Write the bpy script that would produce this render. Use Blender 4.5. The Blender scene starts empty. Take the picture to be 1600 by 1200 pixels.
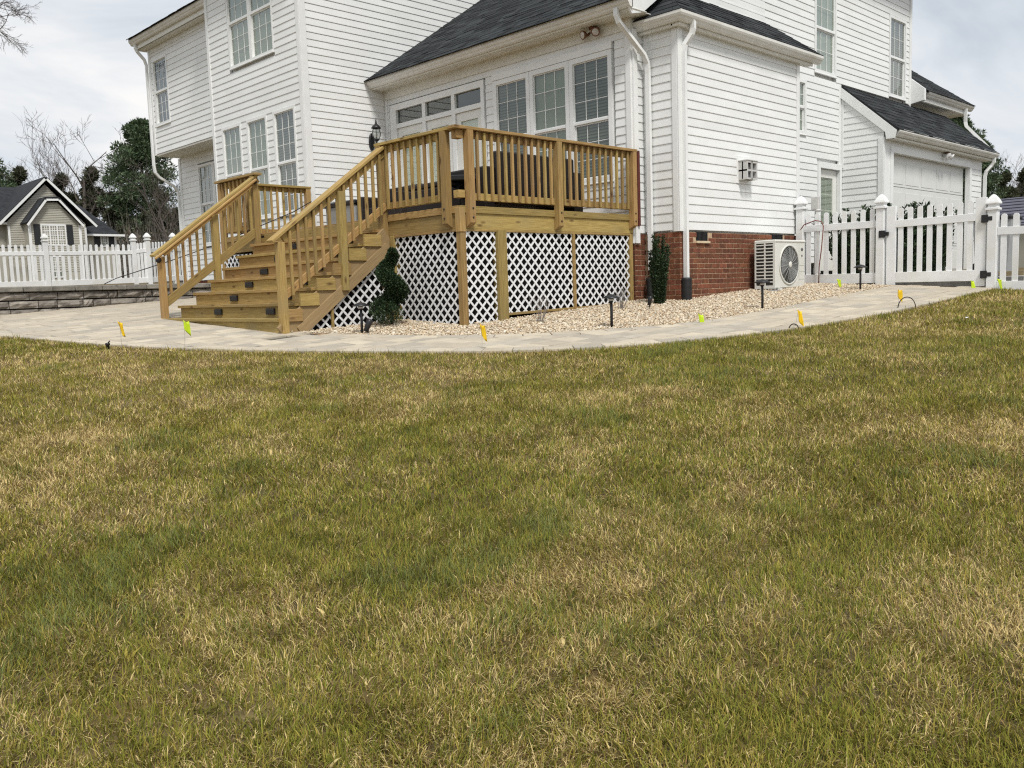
import bpy, math, random
import numpy as np
from mathutils import Matrix, Vector
random.seed(7); rng = np.random.default_rng(7)
SC = bpy.context.scene; COL = SC.collection
V = Vector

# ------------------------------------------------------------------ camera
# world: +X recedes to the right, +Y recedes to the left, eye height is z = 0
YAW, PITCH, ROLL, FPX = math.radians(45.893), math.radians(6.143), math.radians(1.921), 1379.1
fw = V((math.cos(YAW)*math.cos(PITCH), math.sin(YAW)*math.cos(PITCH), -math.sin(PITCH)))
rt = V((math.sin(YAW), -math.cos(YAW), 0)); dn = fw.cross(rt)
r2 = rt*math.cos(ROLL) + dn*math.sin(ROLL); d2 = -rt*math.sin(ROLL) + dn*math.cos(ROLL)
cam = bpy.data.cameras.new('camera'); cam.sensor_width = 36; cam.lens = FPX/1600*36
cam.clip_start = .05; cam.clip_end = 2000
camo = bpy.data.objects.new('camera', cam); COL.objects.link(camo)
camo.matrix_world = Matrix(((r2.x, -d2.x, -fw.x, 0), (r2.y, -d2.y, -fw.y, 0), (r2.z, -d2.z, -fw.z, 0), (0, 0, 0, 1)))
SC.camera = camo
def at(u, v, d):
    """the point d metres deep that the photograph shows at pixel (u, v) of 1600 x 1200"""
    return (r2*((u-800)/FPX) + d2*((v-600)/FPX) + fw)*d
def pix(p):
    p = V(p); z = p.dot(fw)
    return (800+FPX*p.dot(r2)/z, 600+FPX*p.dot(d2)/z, z) if z > .05 else (-9999, -9999, z)

# ------------------------------------------------------------------ sky, sun, exposure
W = bpy.data.worlds.new('World'); SC.world = W; W.use_nodes = True
nt = W.node_tree; N = nt.nodes; N.clear()
TO_SUN = V((-.36, -.66, 1.05)).normalized()
sky = N.new('ShaderNodeTexSky'); sky.sky_type = 'NISHITA'; sky.sun_disc = False
sky.sun_elevation = math.asin(TO_SUN.z); sky.sun_rotation = math.atan2(TO_SUN.x, TO_SUN.y)
b1 = N.new('ShaderNodeBackground'); b1.inputs[1].default_value = .09
b2 = N.new('ShaderNodeBackground'); b2.inputs[1].default_value = .78
tc = N.new('ShaderNodeTexCoord'); mp = N.new('ShaderNodeMapping'); mp.inputs['Scale'].default_value = (1.0, 1.0, 3.2)
mp.inputs['Location'].default_value = (2.3, .4, .1)
n1 = N.new('ShaderNodeTexNoise'); n1.inputs['Scale'].default_value = 2.6; n1.inputs['Detail'].default_value = 7; n1.inputs['Roughness'].default_value = .55; n1.inputs['Distortion'].default_value = .5
cr = N.new('ShaderNodeValToRGB'); e = cr.color_ramp.elements
e[0].position = .34; e[0].color = (.60, .67, .75, 1); e[1].position = .64; e[1].color = (1.06, 1.05, 1.04, 1)
x = cr.color_ramp.elements.new(.48); x.color = (.79, .84, .90, 1)
n2 = N.new('ShaderNodeTexNoise'); n2.inputs['Scale'].default_value = 1.7; n2.inputs['Detail'].default_value = 5
cr2 = N.new('ShaderNodeValToRGB'); cr2.color_ramp.elements[0].position = .25; cr2.color_ramp.elements[0].color = (.72,)*3+(1,); cr2.color_ramp.elements[1].position = .45
mx = N.new('ShaderNodeMixShader'); wo = N.new('ShaderNodeOutputWorld')
l = nt.links.new
l(tc.outputs['Generated'], mp.inputs['Vector']); l(mp.outputs[0], n1.inputs['Vector']); l(mp.outputs[0], n2.inputs['Vector'])
l(n1.outputs['Fac'], cr.inputs[0]); l(cr.outputs[0], b2.inputs[0]); l(n2.outputs['Fac'], cr2.inputs[0])
l(sky.outputs[0], b1.inputs[0]); l(cr2.outputs[0], mx.inputs[0]); l(b1.outputs[0], mx.inputs[1]); l(b2.outputs[0], mx.inputs[2]); l(mx.outputs[0], wo.inputs[0])
sl = bpy.data.lights.new('sun', 'SUN'); sl.energy = 2.6; sl.angle = math.radians(12); sl.color = (1, .965, .91)
so = bpy.data.objects.new('sun', sl); COL.objects.link(so); so.location = (-5, -8, 20)
so.rotation_euler = TO_SUN.to_track_quat('Z', 'Y').to_euler()
vs = SC.view_settings; vs.view_transform = 'Standard'; vs.look = 'None'; vs.gamma = 1; vs.exposure = .25
try: vs.use_curve_mapping = False
except Exception: pass
SC.cycles.filter_width = 1.2; SC.cycles.use_denoising = False; SC.cycles.use_adaptive_sampling = False; SC.cycles.max_bounces = 5; SC.cycles.diffuse_bounces = 3; SC.cycles.glossy_bounces = 2; SC.cycles.transparent_max_bounces = 12

# ------------------------------------------------------------------ materials
def M(name, c1, c2=None, scale=6., rough=.6, stretch=(1, 1, 1), bump=0., rand=.0, detail=5, spec=.4, hue=0., metal=0., lo=.35, hi=.65, coord='Object', bscale=None, c3=None, s3=1.2, knots=None):
    m = bpy.data.materials.new(name); m.use_nodes = True; t = m.node_tree; n = t.nodes; L = t.links.new
    p = n['Principled BSDF']; p.inputs['Roughness'].default_value = rough; p.inputs['Metallic'].default_value = metal
    p.inputs['Specular IOR Level'].default_value = spec
    c2 = c2 or tuple(v*.85 for v in c1)
    co = n.new('ShaderNodeTexCoord'); oi = n.new('ShaderNodeObjectInfo')
    mu = n.new('ShaderNodeMath'); mu.operation = 'MULTIPLY'; mu.inputs[1].default_value = 91.7
    L(oi.outputs['Random'], mu.inputs[0])
    ad = n.new('ShaderNodeVectorMath'); ad.operation = 'ADD'; L(co.outputs[coord], ad.inputs[0])
    if coord == 'Object': L(mu.outputs[0], ad.inputs[1])
    ma = n.new('ShaderNodeMapping'); ma.inputs['Scale'].default_value = stretch; L(ad.outputs[0], ma.inputs[0])
    no = n.new('ShaderNodeTexNoise'); no.inputs['Scale'].default_value = scale; no.inputs['Detail'].default_value = detail; no.inputs['Distortion'].default_value = .3
    L(ma.outputs[0], no.inputs['Vector'])
    r = n.new('ShaderNodeValToRGB'); r.color_ramp.elements[0].position = lo; r.color_ramp.elements[1].position = hi
    r.color_ramp.elements[0].color = (*c2, 1); r.color_ramp.elements[1].color = (*c1, 1); L(no.outputs['Fac'], r.inputs[0])
    out = r.outputs[0]
    if c3:
        n3 = n.new('ShaderNodeTexNoise'); n3.inputs['Scale'].default_value = s3; n3.inputs['Detail'].default_value = 6; L(ad.outputs[0], n3.inputs['Vector'])
        r3 = n.new('ShaderNodeValToRGB'); r3.color_ramp.elements[0].position = .5; r3.color_ramp.elements[1].position = .72; L(n3.outputs['Fac'], r3.inputs[0])
        m3 = n.new('ShaderNodeMix'); m3.data_type = 'RGBA'; L(r3.outputs[0], m3.inputs[0]); L(out, m3.inputs[6]); m3.inputs[7].default_value = (*c3, 1); out = m3.outputs[2]
    if knots:
        vk = n.new('ShaderNodeTexVoronoi'); vk.inputs['Scale'].default_value = 1; mk = n.new('ShaderNodeMapping'); mk.inputs['Scale'].default_value = (2.6, 7, 7); L(ad.outputs[0], mk.inputs[0]); L(mk.outputs[0], vk.inputs['Vector'])
        rk = n.new('ShaderNodeValToRGB'); rk.color_ramp.elements[0].position = .05; rk.color_ramp.elements[0].color = (1, 1, 1, 1); rk.color_ramp.elements[1].position = .17; rk.color_ramp.elements[1].color = (0, 0, 0, 1); L(vk.outputs['Distance'], rk.inputs[0])
        mkx = n.new('ShaderNodeMix'); mkx.data_type = 'RGBA'; L(rk.outputs[0], mkx.inputs[0]); L(out, mkx.inputs[6]); mkx.inputs[7].default_value = (*knots, 1); out = mkx.outputs[2]
    if rand or hue:
        h = n.new('ShaderNodeHueSaturation'); L(out, h.inputs['Color'])
        a = n.new('ShaderNodeMapRange'); a.inputs[3].default_value = 1-rand; a.inputs[4].default_value = 1+rand; L(oi.outputs['Random'], a.inputs[0]); L(a.outputs[0], h.inputs['Value'])
        if hue:
            m7 = n.new('ShaderNodeMath'); m7.operation = 'MULTIPLY'; m7.inputs[1].default_value = 7.31; L(oi.outputs['Random'], m7.inputs[0])
            f7 = n.new('ShaderNodeMath'); f7.operation = 'FRACT'; L(m7.outputs[0], f7.inputs[0])
            b = n.new('ShaderNodeMapRange'); b.inputs[3].default_value = .5-hue; b.inputs[4].default_value = .5+hue; L(f7.outputs[0], b.inputs[0]); L(b.outputs[0], h.inputs['Hue'])
        out = h.outputs[0]
    L(out, p.inputs['Base Color'])
    if bump:
        bp = n.new('ShaderNodeBump'); bp.inputs['Strength'].default_value = bump; bp.inputs['Distance'].default_value = .01
        src = no
        if bscale:
            src = n.new('ShaderNodeTexNoise'); src.inputs['Scale'].default_value = bscale; src.inputs['Detail'].default_value = 4; L(ma.outputs[0], src.inputs['Vector'])
        L(src.outputs['Fac'], bp.inputs['Height']); L(bp.outputs[0], p.inputs['Normal'])
    return m
def MA(name, rough=.7, trans=0., attr='Col', bump=0, bscale=40, spec=.25):
    """material coloured by a per-piece colour attribute"""
    m = bpy.data.materials.new(name); m.use_nodes = True; t = m.node_tree; n = t.nodes; L = t.links.new
    a = n.new('ShaderNodeAttribute'); a.attribute_name = attr
    p = n['Principled BSDF']; p.inputs['Roughness'].default_value = rough; p.inputs['Specular IOR Level'].default_value = spec
    L(a.outputs['Color'], p.inputs['Base Color'])
    if trans:
        tr = n.new('ShaderNodeBsdfTranslucent'); L(a.outputs['Color'], tr.inputs['Color'])
        ms = n.new('ShaderNodeMixShader'); ms.inputs[0].default_value = trans; L(p.outputs[0], ms.inputs[1]); L(tr.outputs[0], ms.inputs[2])
        L(ms.outputs[0], n['Material Output'].inputs['Surface'])
    if bump:
        co = n.new('ShaderNodeTexCoord'); no = n.new('ShaderNodeTexNoise'); no.inputs['Scale'].default_value = bscale; L(co.outputs['Object'], no.inputs['Vector'])
        bp = n.new('ShaderNodeBump'); bp.inputs['Strength'].default_value = bump; bp.inputs['Distance'].default_value = .01
        L(no.outputs['Fac'], bp.inputs['Height']); L(bp.outputs[0], p.inputs['Normal'])
    return m
vinyl = M('white_vinyl_siding', (.80, .81, .80), (.755, .765, .755), 2.2, .5, (1, 1, 1), .05, .03, bscale=40, c3=(.725, .735, .715), s3=.9)
trim = M('white_trim', (.80, .81, .80), (.75, .76, .75), 4, .45, rand=.02)
soffit = M('soffit_warm_bounce', (.73, .72, .66), (.68, .67, .61), 3, .55)  # white warmed towards beige: light reflected off the wood put into the colour
gutterm = M('gutter_aluminium', (.76, .755, .72), (.68, .67, .63), 3, .4, (1, 1, 1), rand=.02, c3=(.63, .61, .54), s3=2.5)
shingle = MA('charcoal_shingle', .9, bump=.5, bscale=220)
roofplate = M('roof_deck', (.012, .013, .015), rough=.9)
wood = M('treated_pine', (.395, .268, .097), (.255, .164, .052), 4.5, .75, (1, 13, 13), .35, .2, hue=.012, lo=.3, hi=.68, c3=(.29, .205, .088), s3=2.2, detail=8, knots=(.12, .065, .022))
woodd = M('treated_pine_stringer', (.33, .23, .115), (.26, .178, .085), 5, .75, (1, 11, 11), .25, .08, lo=.3, hi=.7)
deckbd = M('decking', (.34, .21, .085), (.25, .155, .06), 5, .75, (1, 10, 10), .2, .1)
brickm = M('red_brick', (.200, .070, .034), (.110, .038, .020), 14, .85, bump=.5, rand=.28, hue=.006, bscale=60)
mortar = M('mortar', (.52, .38, .25), (.42, .30, .20), 30, .95, bump=.3)
latm = M('lattice_vinyl', (.80, .81, .82), (.73, .74, .75), 6, .5, rand=.03)
black = M('black_metal', (.012, .012, .013), (.02, .02, .022), 20, .42)
blackplastic = M('black_plastic', (.02, .02, .021), (.012, .012, .013), 12, .6, bump=.1)
darkfill = M('dark_fill', (.006, .006, .006), rough=.95)  # flat black standing in for under-deck darkness; also the block wall's core
wicker = M('dark_brown_wicker', (.016, .010, .008), (.006, .004, .004), 60, .6, (1, 3, 3), .5)
boxgrey = M('deck_box_resin', (.30, .31, .31), (.26, .27, .27), 8, .6)
acm = M('ac_enamel', (.70, .70, .65), (.66, .66, .61), 3, .42)
acdark = M('ac_coil', (.045, .045, .04), (.02, .02, .018), 60, .7, (1, 1, 1))
acwire = M('ac_wire', (.36, .37, .36), rough=.4)
acblade = M('ac_blade', (.20, .205, .205), (.15, .155, .155), 5, .45)
concrete = M('concrete', (.42, .40, .37), (.33, .315, .29), 5, .9, bump=.2, detail=8)
paver_m = [M('paver_%d' % i, c, tuple(v*.84 for v in c), 5, .88, bump=.35, rand=.11, bscale=45, detail=8) for i, c in enumerate([(.50, .44, .345), (.44, .395, .325), (.54, .475, .37)])]
paver_bed = M('joint_sand', (.13, .115, .095), (.09, .08, .065), 12, .95)
blockm = M('retaining_block', (.30, .27, .235), (.15, .135, .118), 7, .95, bump=1., rand=.22, bscale=22, detail=8)
capm = M('cap_stone', (.25, .235, .205), (.16, .15, .132), 9, .95, bump=.8, rand=.15, bscale=30)
soilm = M('lawn_soil', (.15, .105, .038), (.06, .046, .018), 7, .98, bump=.4, detail=9, coord='Object', c3=(.17, .13, .065), s3=.8)
gravbase = M('gravel_base', (.46, .35, .24), (.30, .22, .15), 60, .95, bump=1.)
stonem = MA('pebble', .8, bump=.2, bscale=60)
grassm = MA('grass_blade', .85, .25, spec=.06)
leafm = MA('leaf', .55, .15)
barkm = M('bark', (.12, .10, .088), (.07, .058, .05), 6, .95, (1, 1, .3), .6)
barkpale = M('pale_bark', (.26, .235, .215), (.15, .13, .115), 5, .95, (1, 1, .3), .5)
pvc = M('fence_vinyl', (.80, .81, .81), (.75, .76, .765), 5, .42, rand=.03, c3=(.70, .70, .665), s3=2.)
lime = M('lime_flag', (.55, .72, .02), (.50, .66, .02), 8, .6)
yellow = M('yellow_flag', (.85, .56, .01), (.80, .52, .01), 8, .6)
wire = M('wire', (.30, .30, .29), rough=.4, metal=.6)
tubing = M('drip_tubing', (.035, .028, .022), rough=.6)
redhose = M('red_brown_line', (.20, .06, .045), rough=.5)
maroon = M('maroon_board', (.12, .022, .015), (.09, .018, .012), 10, .6)
blindm = M('blind', (.37, .38, .31), (.30, .31, .25), 5, .6)
shadem = M('shade', (.66, .69, .60), (.60, .63, .54), 3, .8)
curtain = M('curtain', (.92, .93, .90), (.84, .86, .84), 4, .8, (6, 6, .5))
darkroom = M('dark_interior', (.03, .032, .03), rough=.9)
doorm = M('door_paint', (.76, .76, .72), (.72, .72, .68), 3, .4)
brass = M('door_hardware', (.25, .22, .16), rough=.35, metal=1.)
copper = M('bronze', (.16, .08, .05), (.22, .10, .06), 10, .45, metal=.5)
lensm = M('lamp_glass', (.62, .60, .58), rough=.12, spec=.8)
tansid = M('tan_siding', (.41, .395, .335), (.37, .355, .30), .6, .7)
tanroof = M('neighbour_shingle', (.025, .028, .032), (.012, .013, .016), 3, .92, (1, 1, 1), .5, detail=9)
shutterm = M('shutter', (.018, .02, .022), rough=.6)
metalroof = M('ribbed_roof', (.13, .13, .165), (.10, .10, .13), 3, .55)
carpaint = M('car_paint', (.022, .024, .028), rough=.25, spec=.7)
silver = M('alloy', (.55, .56, .57), (.45, .46, .47), 9, .3, metal=.8)
rubber = M('rubber', (.015, .015, .015), rough=.85)
badge = M('badge', (.03, .03, .035), (.25, .25, .26), 60, .4)
ventm = M('vent_hood', (.55, .55, .53), (.47, .47, .45), 9, .5)
ventin = M('vent_inside', (.22, .22, .22), (.13, .13, .13), 20, .7)
sillm = M('stone_sill', (.62, .52, .36), (.55, .45, .31), 9, .85)
def glass_mat(name, tint, refl=1.0):
    m = bpy.data.materials.new(name); m.use_nodes = True; t = m.node_tree; n = t.nodes; n.clear(); L = t.links.new
    o = n.new('ShaderNodeOutputMaterial'); tr = n.new('ShaderNodeBsdfTransparent'); tr.inputs[0].default_value = (*tint, 1)
    g = n.new('ShaderNodeBsdfGlossy'); g.inputs['Roughness'].default_value = .02; g.inputs[0].default_value = (.9, .93, .92, 1)
    lw = n.new('ShaderNodeLayerWeight'); lw.inputs[0].default_value = .5; pw = n.new('ShaderNodeMath'); pw.operation = 'POWER'; pw.inputs[1].default_value = 2.6; L(lw.outputs['Facing'], pw.inputs[0]); fr = n.new('ShaderNodeMapRange'); fr.inputs[3].default_value = .09; fr.inputs[4].default_value = .95; L(pw.outputs[0], fr.inputs[0])
    no = n.new('ShaderNodeTexNoise'); no.inputs['Scale'].default_value = 2.5; co = n.new('ShaderNodeTexCoord'); L(co.outputs['Object'], no.inputs['Vector'])
    bp = n.new('ShaderNodeBump'); bp.inputs['Strength'].default_value = .06; bp.inputs['Distance'].default_value = .02; L(no.outputs['Fac'], bp.inputs['Height']); L(bp.outputs[0], g.inputs['Normal'])
    ms = n.new('ShaderNodeMixShader'); L(fr.outputs[0], ms.inputs[0]); L(tr.outputs[0], ms.inputs[1]); L(g.outputs[0], ms.inputs[2]); L(ms.outputs[0], o.inputs[0])
    return m
glass = glass_mat('window_glass', (.50, .55, .49)); clear = glass_mat('lantern_glass', (.8, .82, .8)); paleglass = glass_mat('door_glass', (.9, .93, .91))

# ------------------------------------------------------------------ object helpers
WM = {}
I4 = Matrix()
def add(name, data, parent=None, Wm=None, kind=None, label=None, cat=None, group=None):
    o = bpy.data.objects.new(name, data); COL.objects.link(o)
    Wm = (Wm or I4).copy(); WM[o] = Wm
    if parent: o.parent = parent; o.matrix_basis = WM[parent].inverted() @ Wm
    else: o.matrix_basis = Wm
    if kind: o['kind'] = kind
    if label: o['label'] = label
    if cat: o['category'] = cat
    if group: o['group'] = group
    return o
def thing(name, label, cat, loc=(0, 0, 0), group=None):
    return add(name, None, None, Matrix.Translation(V(loc)), label=label, cat=cat, group=group)
def mesh(verts, faces, mat, smooth=False, name='m'):
    me = bpy.data.meshes.new(name); me.from_pydata([tuple(v) for v in verts], [], faces); me.materials.append(mat)
    if smooth: me.polygons.foreach_set('use_smooth', [True]*len(me.polygons))
    me.update(); return me
def npmesh(verts, loops, sizes, mat, colors=None, smooth=False, name='m'):
    me = bpy.data.meshes.new(name); nv, nl, nf = len(verts), len(loops), len(sizes)
    me.vertices.add(nv); me.vertices.foreach_set('co', np.asarray(verts, np.float32).ravel())
    me.loops.add(nl); me.loops.foreach_set('vertex_index', np.asarray(loops, np.int32).ravel())
    me.polygons.add(nf); st = np.zeros(nf, np.int32); st[1:] = np.cumsum(sizes)[:-1]
    me.polygons.foreach_set('loop_start', st); me.polygons.foreach_set('loop_total', np.asarray(sizes, np.int32))
    if smooth: me.polygons.foreach_set('use_smooth', np.ones(nf, bool))
    if colors is not None:
        a = me.color_attributes.new('Col', 'FLOAT_COLOR', 'POINT'); a.data.foreach_set('color', np.asarray(colors, np.float32).ravel())
    me.materials.append(mat); me.update(calc_edges=True); return me
_bc = {}
def boxmesh(l, w, h, mat, bev=.003):
    k = (round(l, 4), round(w, 4), round(h, 4), mat.name, round(bev, 4))
    if k in _bc: return _bc[k]
    bev = min(bev, l*.3, w*.3, h*.3); S = (l/2, w/2, h/2); vs, idx = [], {}
    for sx in (-1, 1):
        for sy in (-1, 1):
            for sz in (-1, 1):
                for ax in range(3):
                    c = [sx*(S[0]-bev), sy*(S[1]-bev), sz*(S[2]-bev)]; s = (sx, sy, sz); c[ax] = s[ax]*S[ax]
                    idx[(sx, sy, sz, ax)] = len(vs); vs.append(c)
    fs = []
    def q(a, b, c, d): fs.append((a, b, c, d))
    for ax in range(3):
        o1, o2 = [(1, 2), (2, 0), (0, 1)][ax]
        for s in (-1, 1):
            def g(a, b):
                t = [0, 0, 0]; t[ax] = s; t[o1] = a; t[o2] = b; return idx[(*t, ax)]
            f = (g(-1, -1), g(1, -1), g(1, 1), g(-1, 1)); fs.append(f if s > 0 else f[::-1])
    for ax in range(3):
        o1, o2 = [(1, 2), (2, 0), (0, 1)][ax]
        for a in (-1, 1):
            for b in (-1, 1):
                def g(s, k):
                    t = [0, 0, 0]; t[ax] = s; t[o1] = a; t[o2] = b; return idx[(*t, k)]
                f = (g(-1, o1), g(1, o1), g(1, o2), g(-1, o2)); fs.append(f if a*b < 0 else f[::-1])
    for sx in (-1, 1):
        for sy in (-1, 1):
            for sz in (-1, 1):
                f = (idx[(sx, sy, sz, 0)], idx[(sx, sy, sz, 1)], idx[(sx, sy, sz, 2)]); fs.append(f if sx*sy*sz > 0 else f[::-1])
    _bc[k] = mesh(vs, fs, mat); return _bc[k]
def frame(p, ex, up):
    ex = V(ex).normalized(); up = V(up); ey = up.cross(ex)
    if ey.length < 1e-4: ey = V((0, 1, 0)) if abs(ex.y) < .9 else V((1, 0, 0))
    ey.normalize(); ez = ex.cross(ey)
    return Matrix(((ex.x, ey.x, ez.x, p[0]), (ex.y, ey.y, ez.y, p[1]), (ex.z, ey.z, ez.z, p[2]), (0, 0, 0, 1)))
def bar(name, parent, p0, p1, w, h, mat, up=(0, 0, 1), bev=.003, **kw):
    """a board from p0 to p1, w wide (across) and h high (along up)"""
    p0, p1 = V(p0), V(p1); d = p1-p0
    if abs(d.normalized().dot(V(up).normalized())) > .99: up = (1, 0, 0)
    return add(name, boxmesh(d.length, w, h, mat, bev), parent, frame((p0+p1)/2, d, up), **kw)
def box(name, parent, x0, x1, y0, y1, z0, z1, mat, bev=.003, **kw):
    x0, x1 = sorted((x0, x1)); y0, y1 = sorted((y0, y1)); z0, z1 = sorted((z0, z1))
    d = (x1-x0, y1-y0, z1-z0); a = d.index(max(d)); c = V(((x0+x1)/2, (y0+y1)/2, (z0+z1)/2))
    if a == 0: Wm, s = frame(c, (1, 0, 0), (0, 0, 1)), (d[0], d[1], d[2])
    elif a == 1: Wm, s = frame(c, (0, 1, 0), (0, 0, 1)), (d[1], d[0], d[2])
    else: Wm, s = frame(c, (0, 0, 1), (1, 0, 0)), (d[2], d[1], d[0])
    return add(name, boxmesh(*s, mat, bev), parent, Wm, **kw)
def multibox(name, parent, boxes, mat, Wm=None, **kw):
    vs, fs = [], []
    for x0, x1, y0, y1, z0, z1 in boxes:
        b = len(vs); vs += [(x, y, z) for x in (x0, x1) for y in (y0, y1) for z in (z0, z1)]
        fs += [tuple(b+i for i in f) for f in ((0, 1, 3, 2), (4, 6, 7, 5), (0, 4, 5, 1), (2, 3, 7, 6), (0, 2, 6, 4), (1, 5, 7, 3))]
    return add(name, mesh(vs, fs, mat), parent, Wm, **kw)
def prism(name, parent, pts, a0, a1, mat, Wm=None, smooth=False, **kw):
    """polygon pts in local (y, z), extruded along local x"""
    n = len(pts); vs = [(a0, y, z) for y, z in pts]+[(a1, y, z) for y, z in pts]
    fs = [tuple(range(n))[::-1], tuple(range(n, 2*n))]+[(i, (i+1) % n, n+(i+1) % n, n+i) for i in range(n)]
    return add(name, mesh(vs, fs, mat), parent, Wm, **kw)
def tubemesh(pts, r, mat, k=6, prof=None, up0=None):
    pts = [V(p) for p in pts]; n = len(pts); vs, fs = [], []
    t = (pts[1]-pts[0]).normalized(); a = V(up0) if up0 else (V((0, 0, 1)) if abs(t.z) < .9 else V((1, 0, 0)))
    a = (a-t*a.dot(t)).normalized()
    if prof is None: prof = [(math.cos(2*math.pi*i/k), math.sin(2*math.pi*i/k)) for i in range(k)]
    k = len(prof)
    for i, p in enumerate(pts):
        t = ((pts[min(i+1, n-1)]-p).normalized()+(p-pts[max(i-1, 0)]).normalized()).normalized()
        a = (a-t*a.dot(t)).normalized(); b = t.cross(a); rr = r[i] if isinstance(r, (list, tuple)) else r
        vs += [p+(a*c+b*s)*rr for c, s in prof]
    for i in range(n-1):
        fs += [(i*k+j, i*k+(j+1) % k, (i+1)*k+(j+1) % k, (i+1)*k+j) for j in range(k)]
    fs += [tuple(range(k))[::-1], tuple(range((n-1)*k, n*k))]
    return mesh(vs, fs, mat, smooth=k > 4)
def tube(name, parent, pts, r, mat, k=6, prof=None, up0=None, **kw): return add(name, tubemesh(pts, r, mat, k, prof, up0), parent, **kw)
def lathe(name, parent, prof, mat, loc=(0, 0, 0), k=12, smooth=True, Wm=None, **kw):
    vs, fs = [], []; n = len(prof)
    for r, z in prof: vs += [(r*math.cos(2*math.pi*i/k), r*math.sin(2*math.pi*i/k), z) for i in range(k)]
    for j in range(n-1): fs += [(j*k+i, j*k+(i+1) % k, (j+1)*k+(i+1) % k, (j+1)*k+i) for i in range(k)]
    fs += [tuple(range(k))[::-1], tuple(range((n-1)*k, n*k))]
    return add(name, mesh(vs, fs, mat, smooth), parent, Wm or Matrix.Translation(V(loc)), **kw)
def arc(p0, p1, p2, n=8):
    p0, p1, p2 = V(p0), V(p1), V(p2)
    return [p0*(1-t)**2+p1*2*t*(1-t)+p2*t*t for t in [i/n for i in range(n+1)]]

# ------------------------------------------------------------------ ground
def sst(t): t = np.clip(t, 0, 1); return t*t*(3-2*t)
def Zg(x, y):
    x = np.asarray(x, float); y = np.asarray(y, float)
    P = -1.275+.0583*x+.0527*y; d = np.hypot(x, y)
    P = P-.22*(1-sst(d/8))
    k = .06; P = -k*np.log(np.exp(-np.clip(P, -8, 8)/k)+np.exp(-.10/k))
    P = np.maximum(P, -2.2)
    up = .24+.026*np.clip(y-16.5, 0, 11)+.021*np.clip(y-27.5, 0, 60)
    return np.where(y > 16.45, np.maximum(P, up), P)
def zg(x, y): return float(Zg(x, y))
def vnoise(x, y, s, seed):
    r = np.random.default_rng(seed); T = r.random((64, 64)); fx, fy = x/s, y/s
    ix, iy = np.floor(fx).astype(int), np.floor(fy).astype(int); tx, ty = fx-ix, fy-iy; tx = tx*tx*(3-2*tx); ty = ty*ty*(3-2*ty)
    g = lambda a, b: T[a % 64, b % 64]
    return (g(ix, iy)*(1-tx)+g(ix+1, iy)*tx)*(1-ty)+(g(ix, iy+1)*(1-tx)+g(ix+1, iy+1)*tx)*ty
gx = np.concatenate([np.linspace(-400, -30, 10), np.linspace(-20, -3, 8), np.arange(-2, 18.01, .3), np.linspace(20, 60, 12), np.linspace(80, 700, 12)])
gy = np.concatenate([np.linspace(-400, -30, 10), np.linspace(-20, -3, 8), np.arange(-2, 16.3, .3), [16.42, 16.48], np.arange(16.8, 28, .8), np.linspace(30, 100, 16), np.linspace(120, 700, 10)])
X, Y = np.meshgrid(gx, gy); ny, nx = X.shape
vv = np.stack([X, Y, Zg(X, Y)], -1).reshape(-1, 3); ii = np.arange((ny-1)*(nx-1)); r_, c_ = ii//(nx-1), ii % (nx-1); b0 = r_*nx+c_
add('ground', npmesh(vv, np.stack([b0, b0+1, b0+nx+1, b0+nx], 1).ravel(), np.full(len(ii), 4), soilm), kind='structure')

LE = [(2.2, 19.5), (2.35, 17.2), (2.75, 15.0), (3.25, 12.92), (3.84, 10.19), (4.50, 8.47), (5.20, 7.18), (5.91, 6.08), (6.87, 5.28), (8.26, 4.70), (9.27, 4.50), (10.60, 4.35), (12.57, 4.31), (13.93, 4.30)]
GE = [(5.50, 9.46), (5.62, 9.35), (5.98, 8.24), (6.38, 7.42), (7.02, 6.71), (7.92, 6.10), (8.74, 5.80), (10.03, 5.70), (11.88, 5.76), (13.40, 5.74), (13.93, 5.75)]
def smooth_curve(P, n=8):
    P = [np.array(p, float) for p in P]; out = []
    for i in range(len(P)-1):
        p0, p1, p2, p3 = P[max(i-1, 0)], P[i], P[i+1], P[min(i+2, len(P)-1)]
        for k in range(n):
            t = k/n; out.append(.5*((2*p1)+(-p0+p2)*t+(2*p0-5*p1+4*p2-p3)*t*t+(-p0+3*p1-3*p2+p3)*t**3))
    return np.array(out+[P[-1]])
LEs, GEs = smooth_curve(LE), smooth_curve(GE)
def inside(x, y, poly):
    x = np.asarray(x, float); y = np.asarray(y, float); c = np.zeros(x.shape, bool); n = len(poly)
    for i in range(n):
        x1, y1 = poly[i]; x2, y2 = poly[(i+1) % n]
        if y1 == y2: continue
        c ^= ((y1 > y) != (y2 > y)) & (x < (x2-x1)*(y-y1)/(y2-y1)+x1)
    return c
lawn_poly = [tuple(p) for p in LEs]+[(13.93, -8), (-6, -8), (-6, 19.5)]
patio_poly = [tuple(p) for p in LEs]+[tuple(p) for p in GEs[::-1]]+[(5.52, 9.46), (5.52, 12.86), (7.1, 12.86), (7.1, 14.1), (8.6, 14.1), (8.6, 16.28), (2.6, 16.28)]
patio_poly = [p for p in patio_poly if p[1] <= 16.4]
grav_poly = [tuple(p) for p in GEs]+[(13.93, 7.42), (10.66, 7.46), (10.6, 8.06), (7.06, 8.08), (7.06, 9.40), (5.75, 9.42)]

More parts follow.
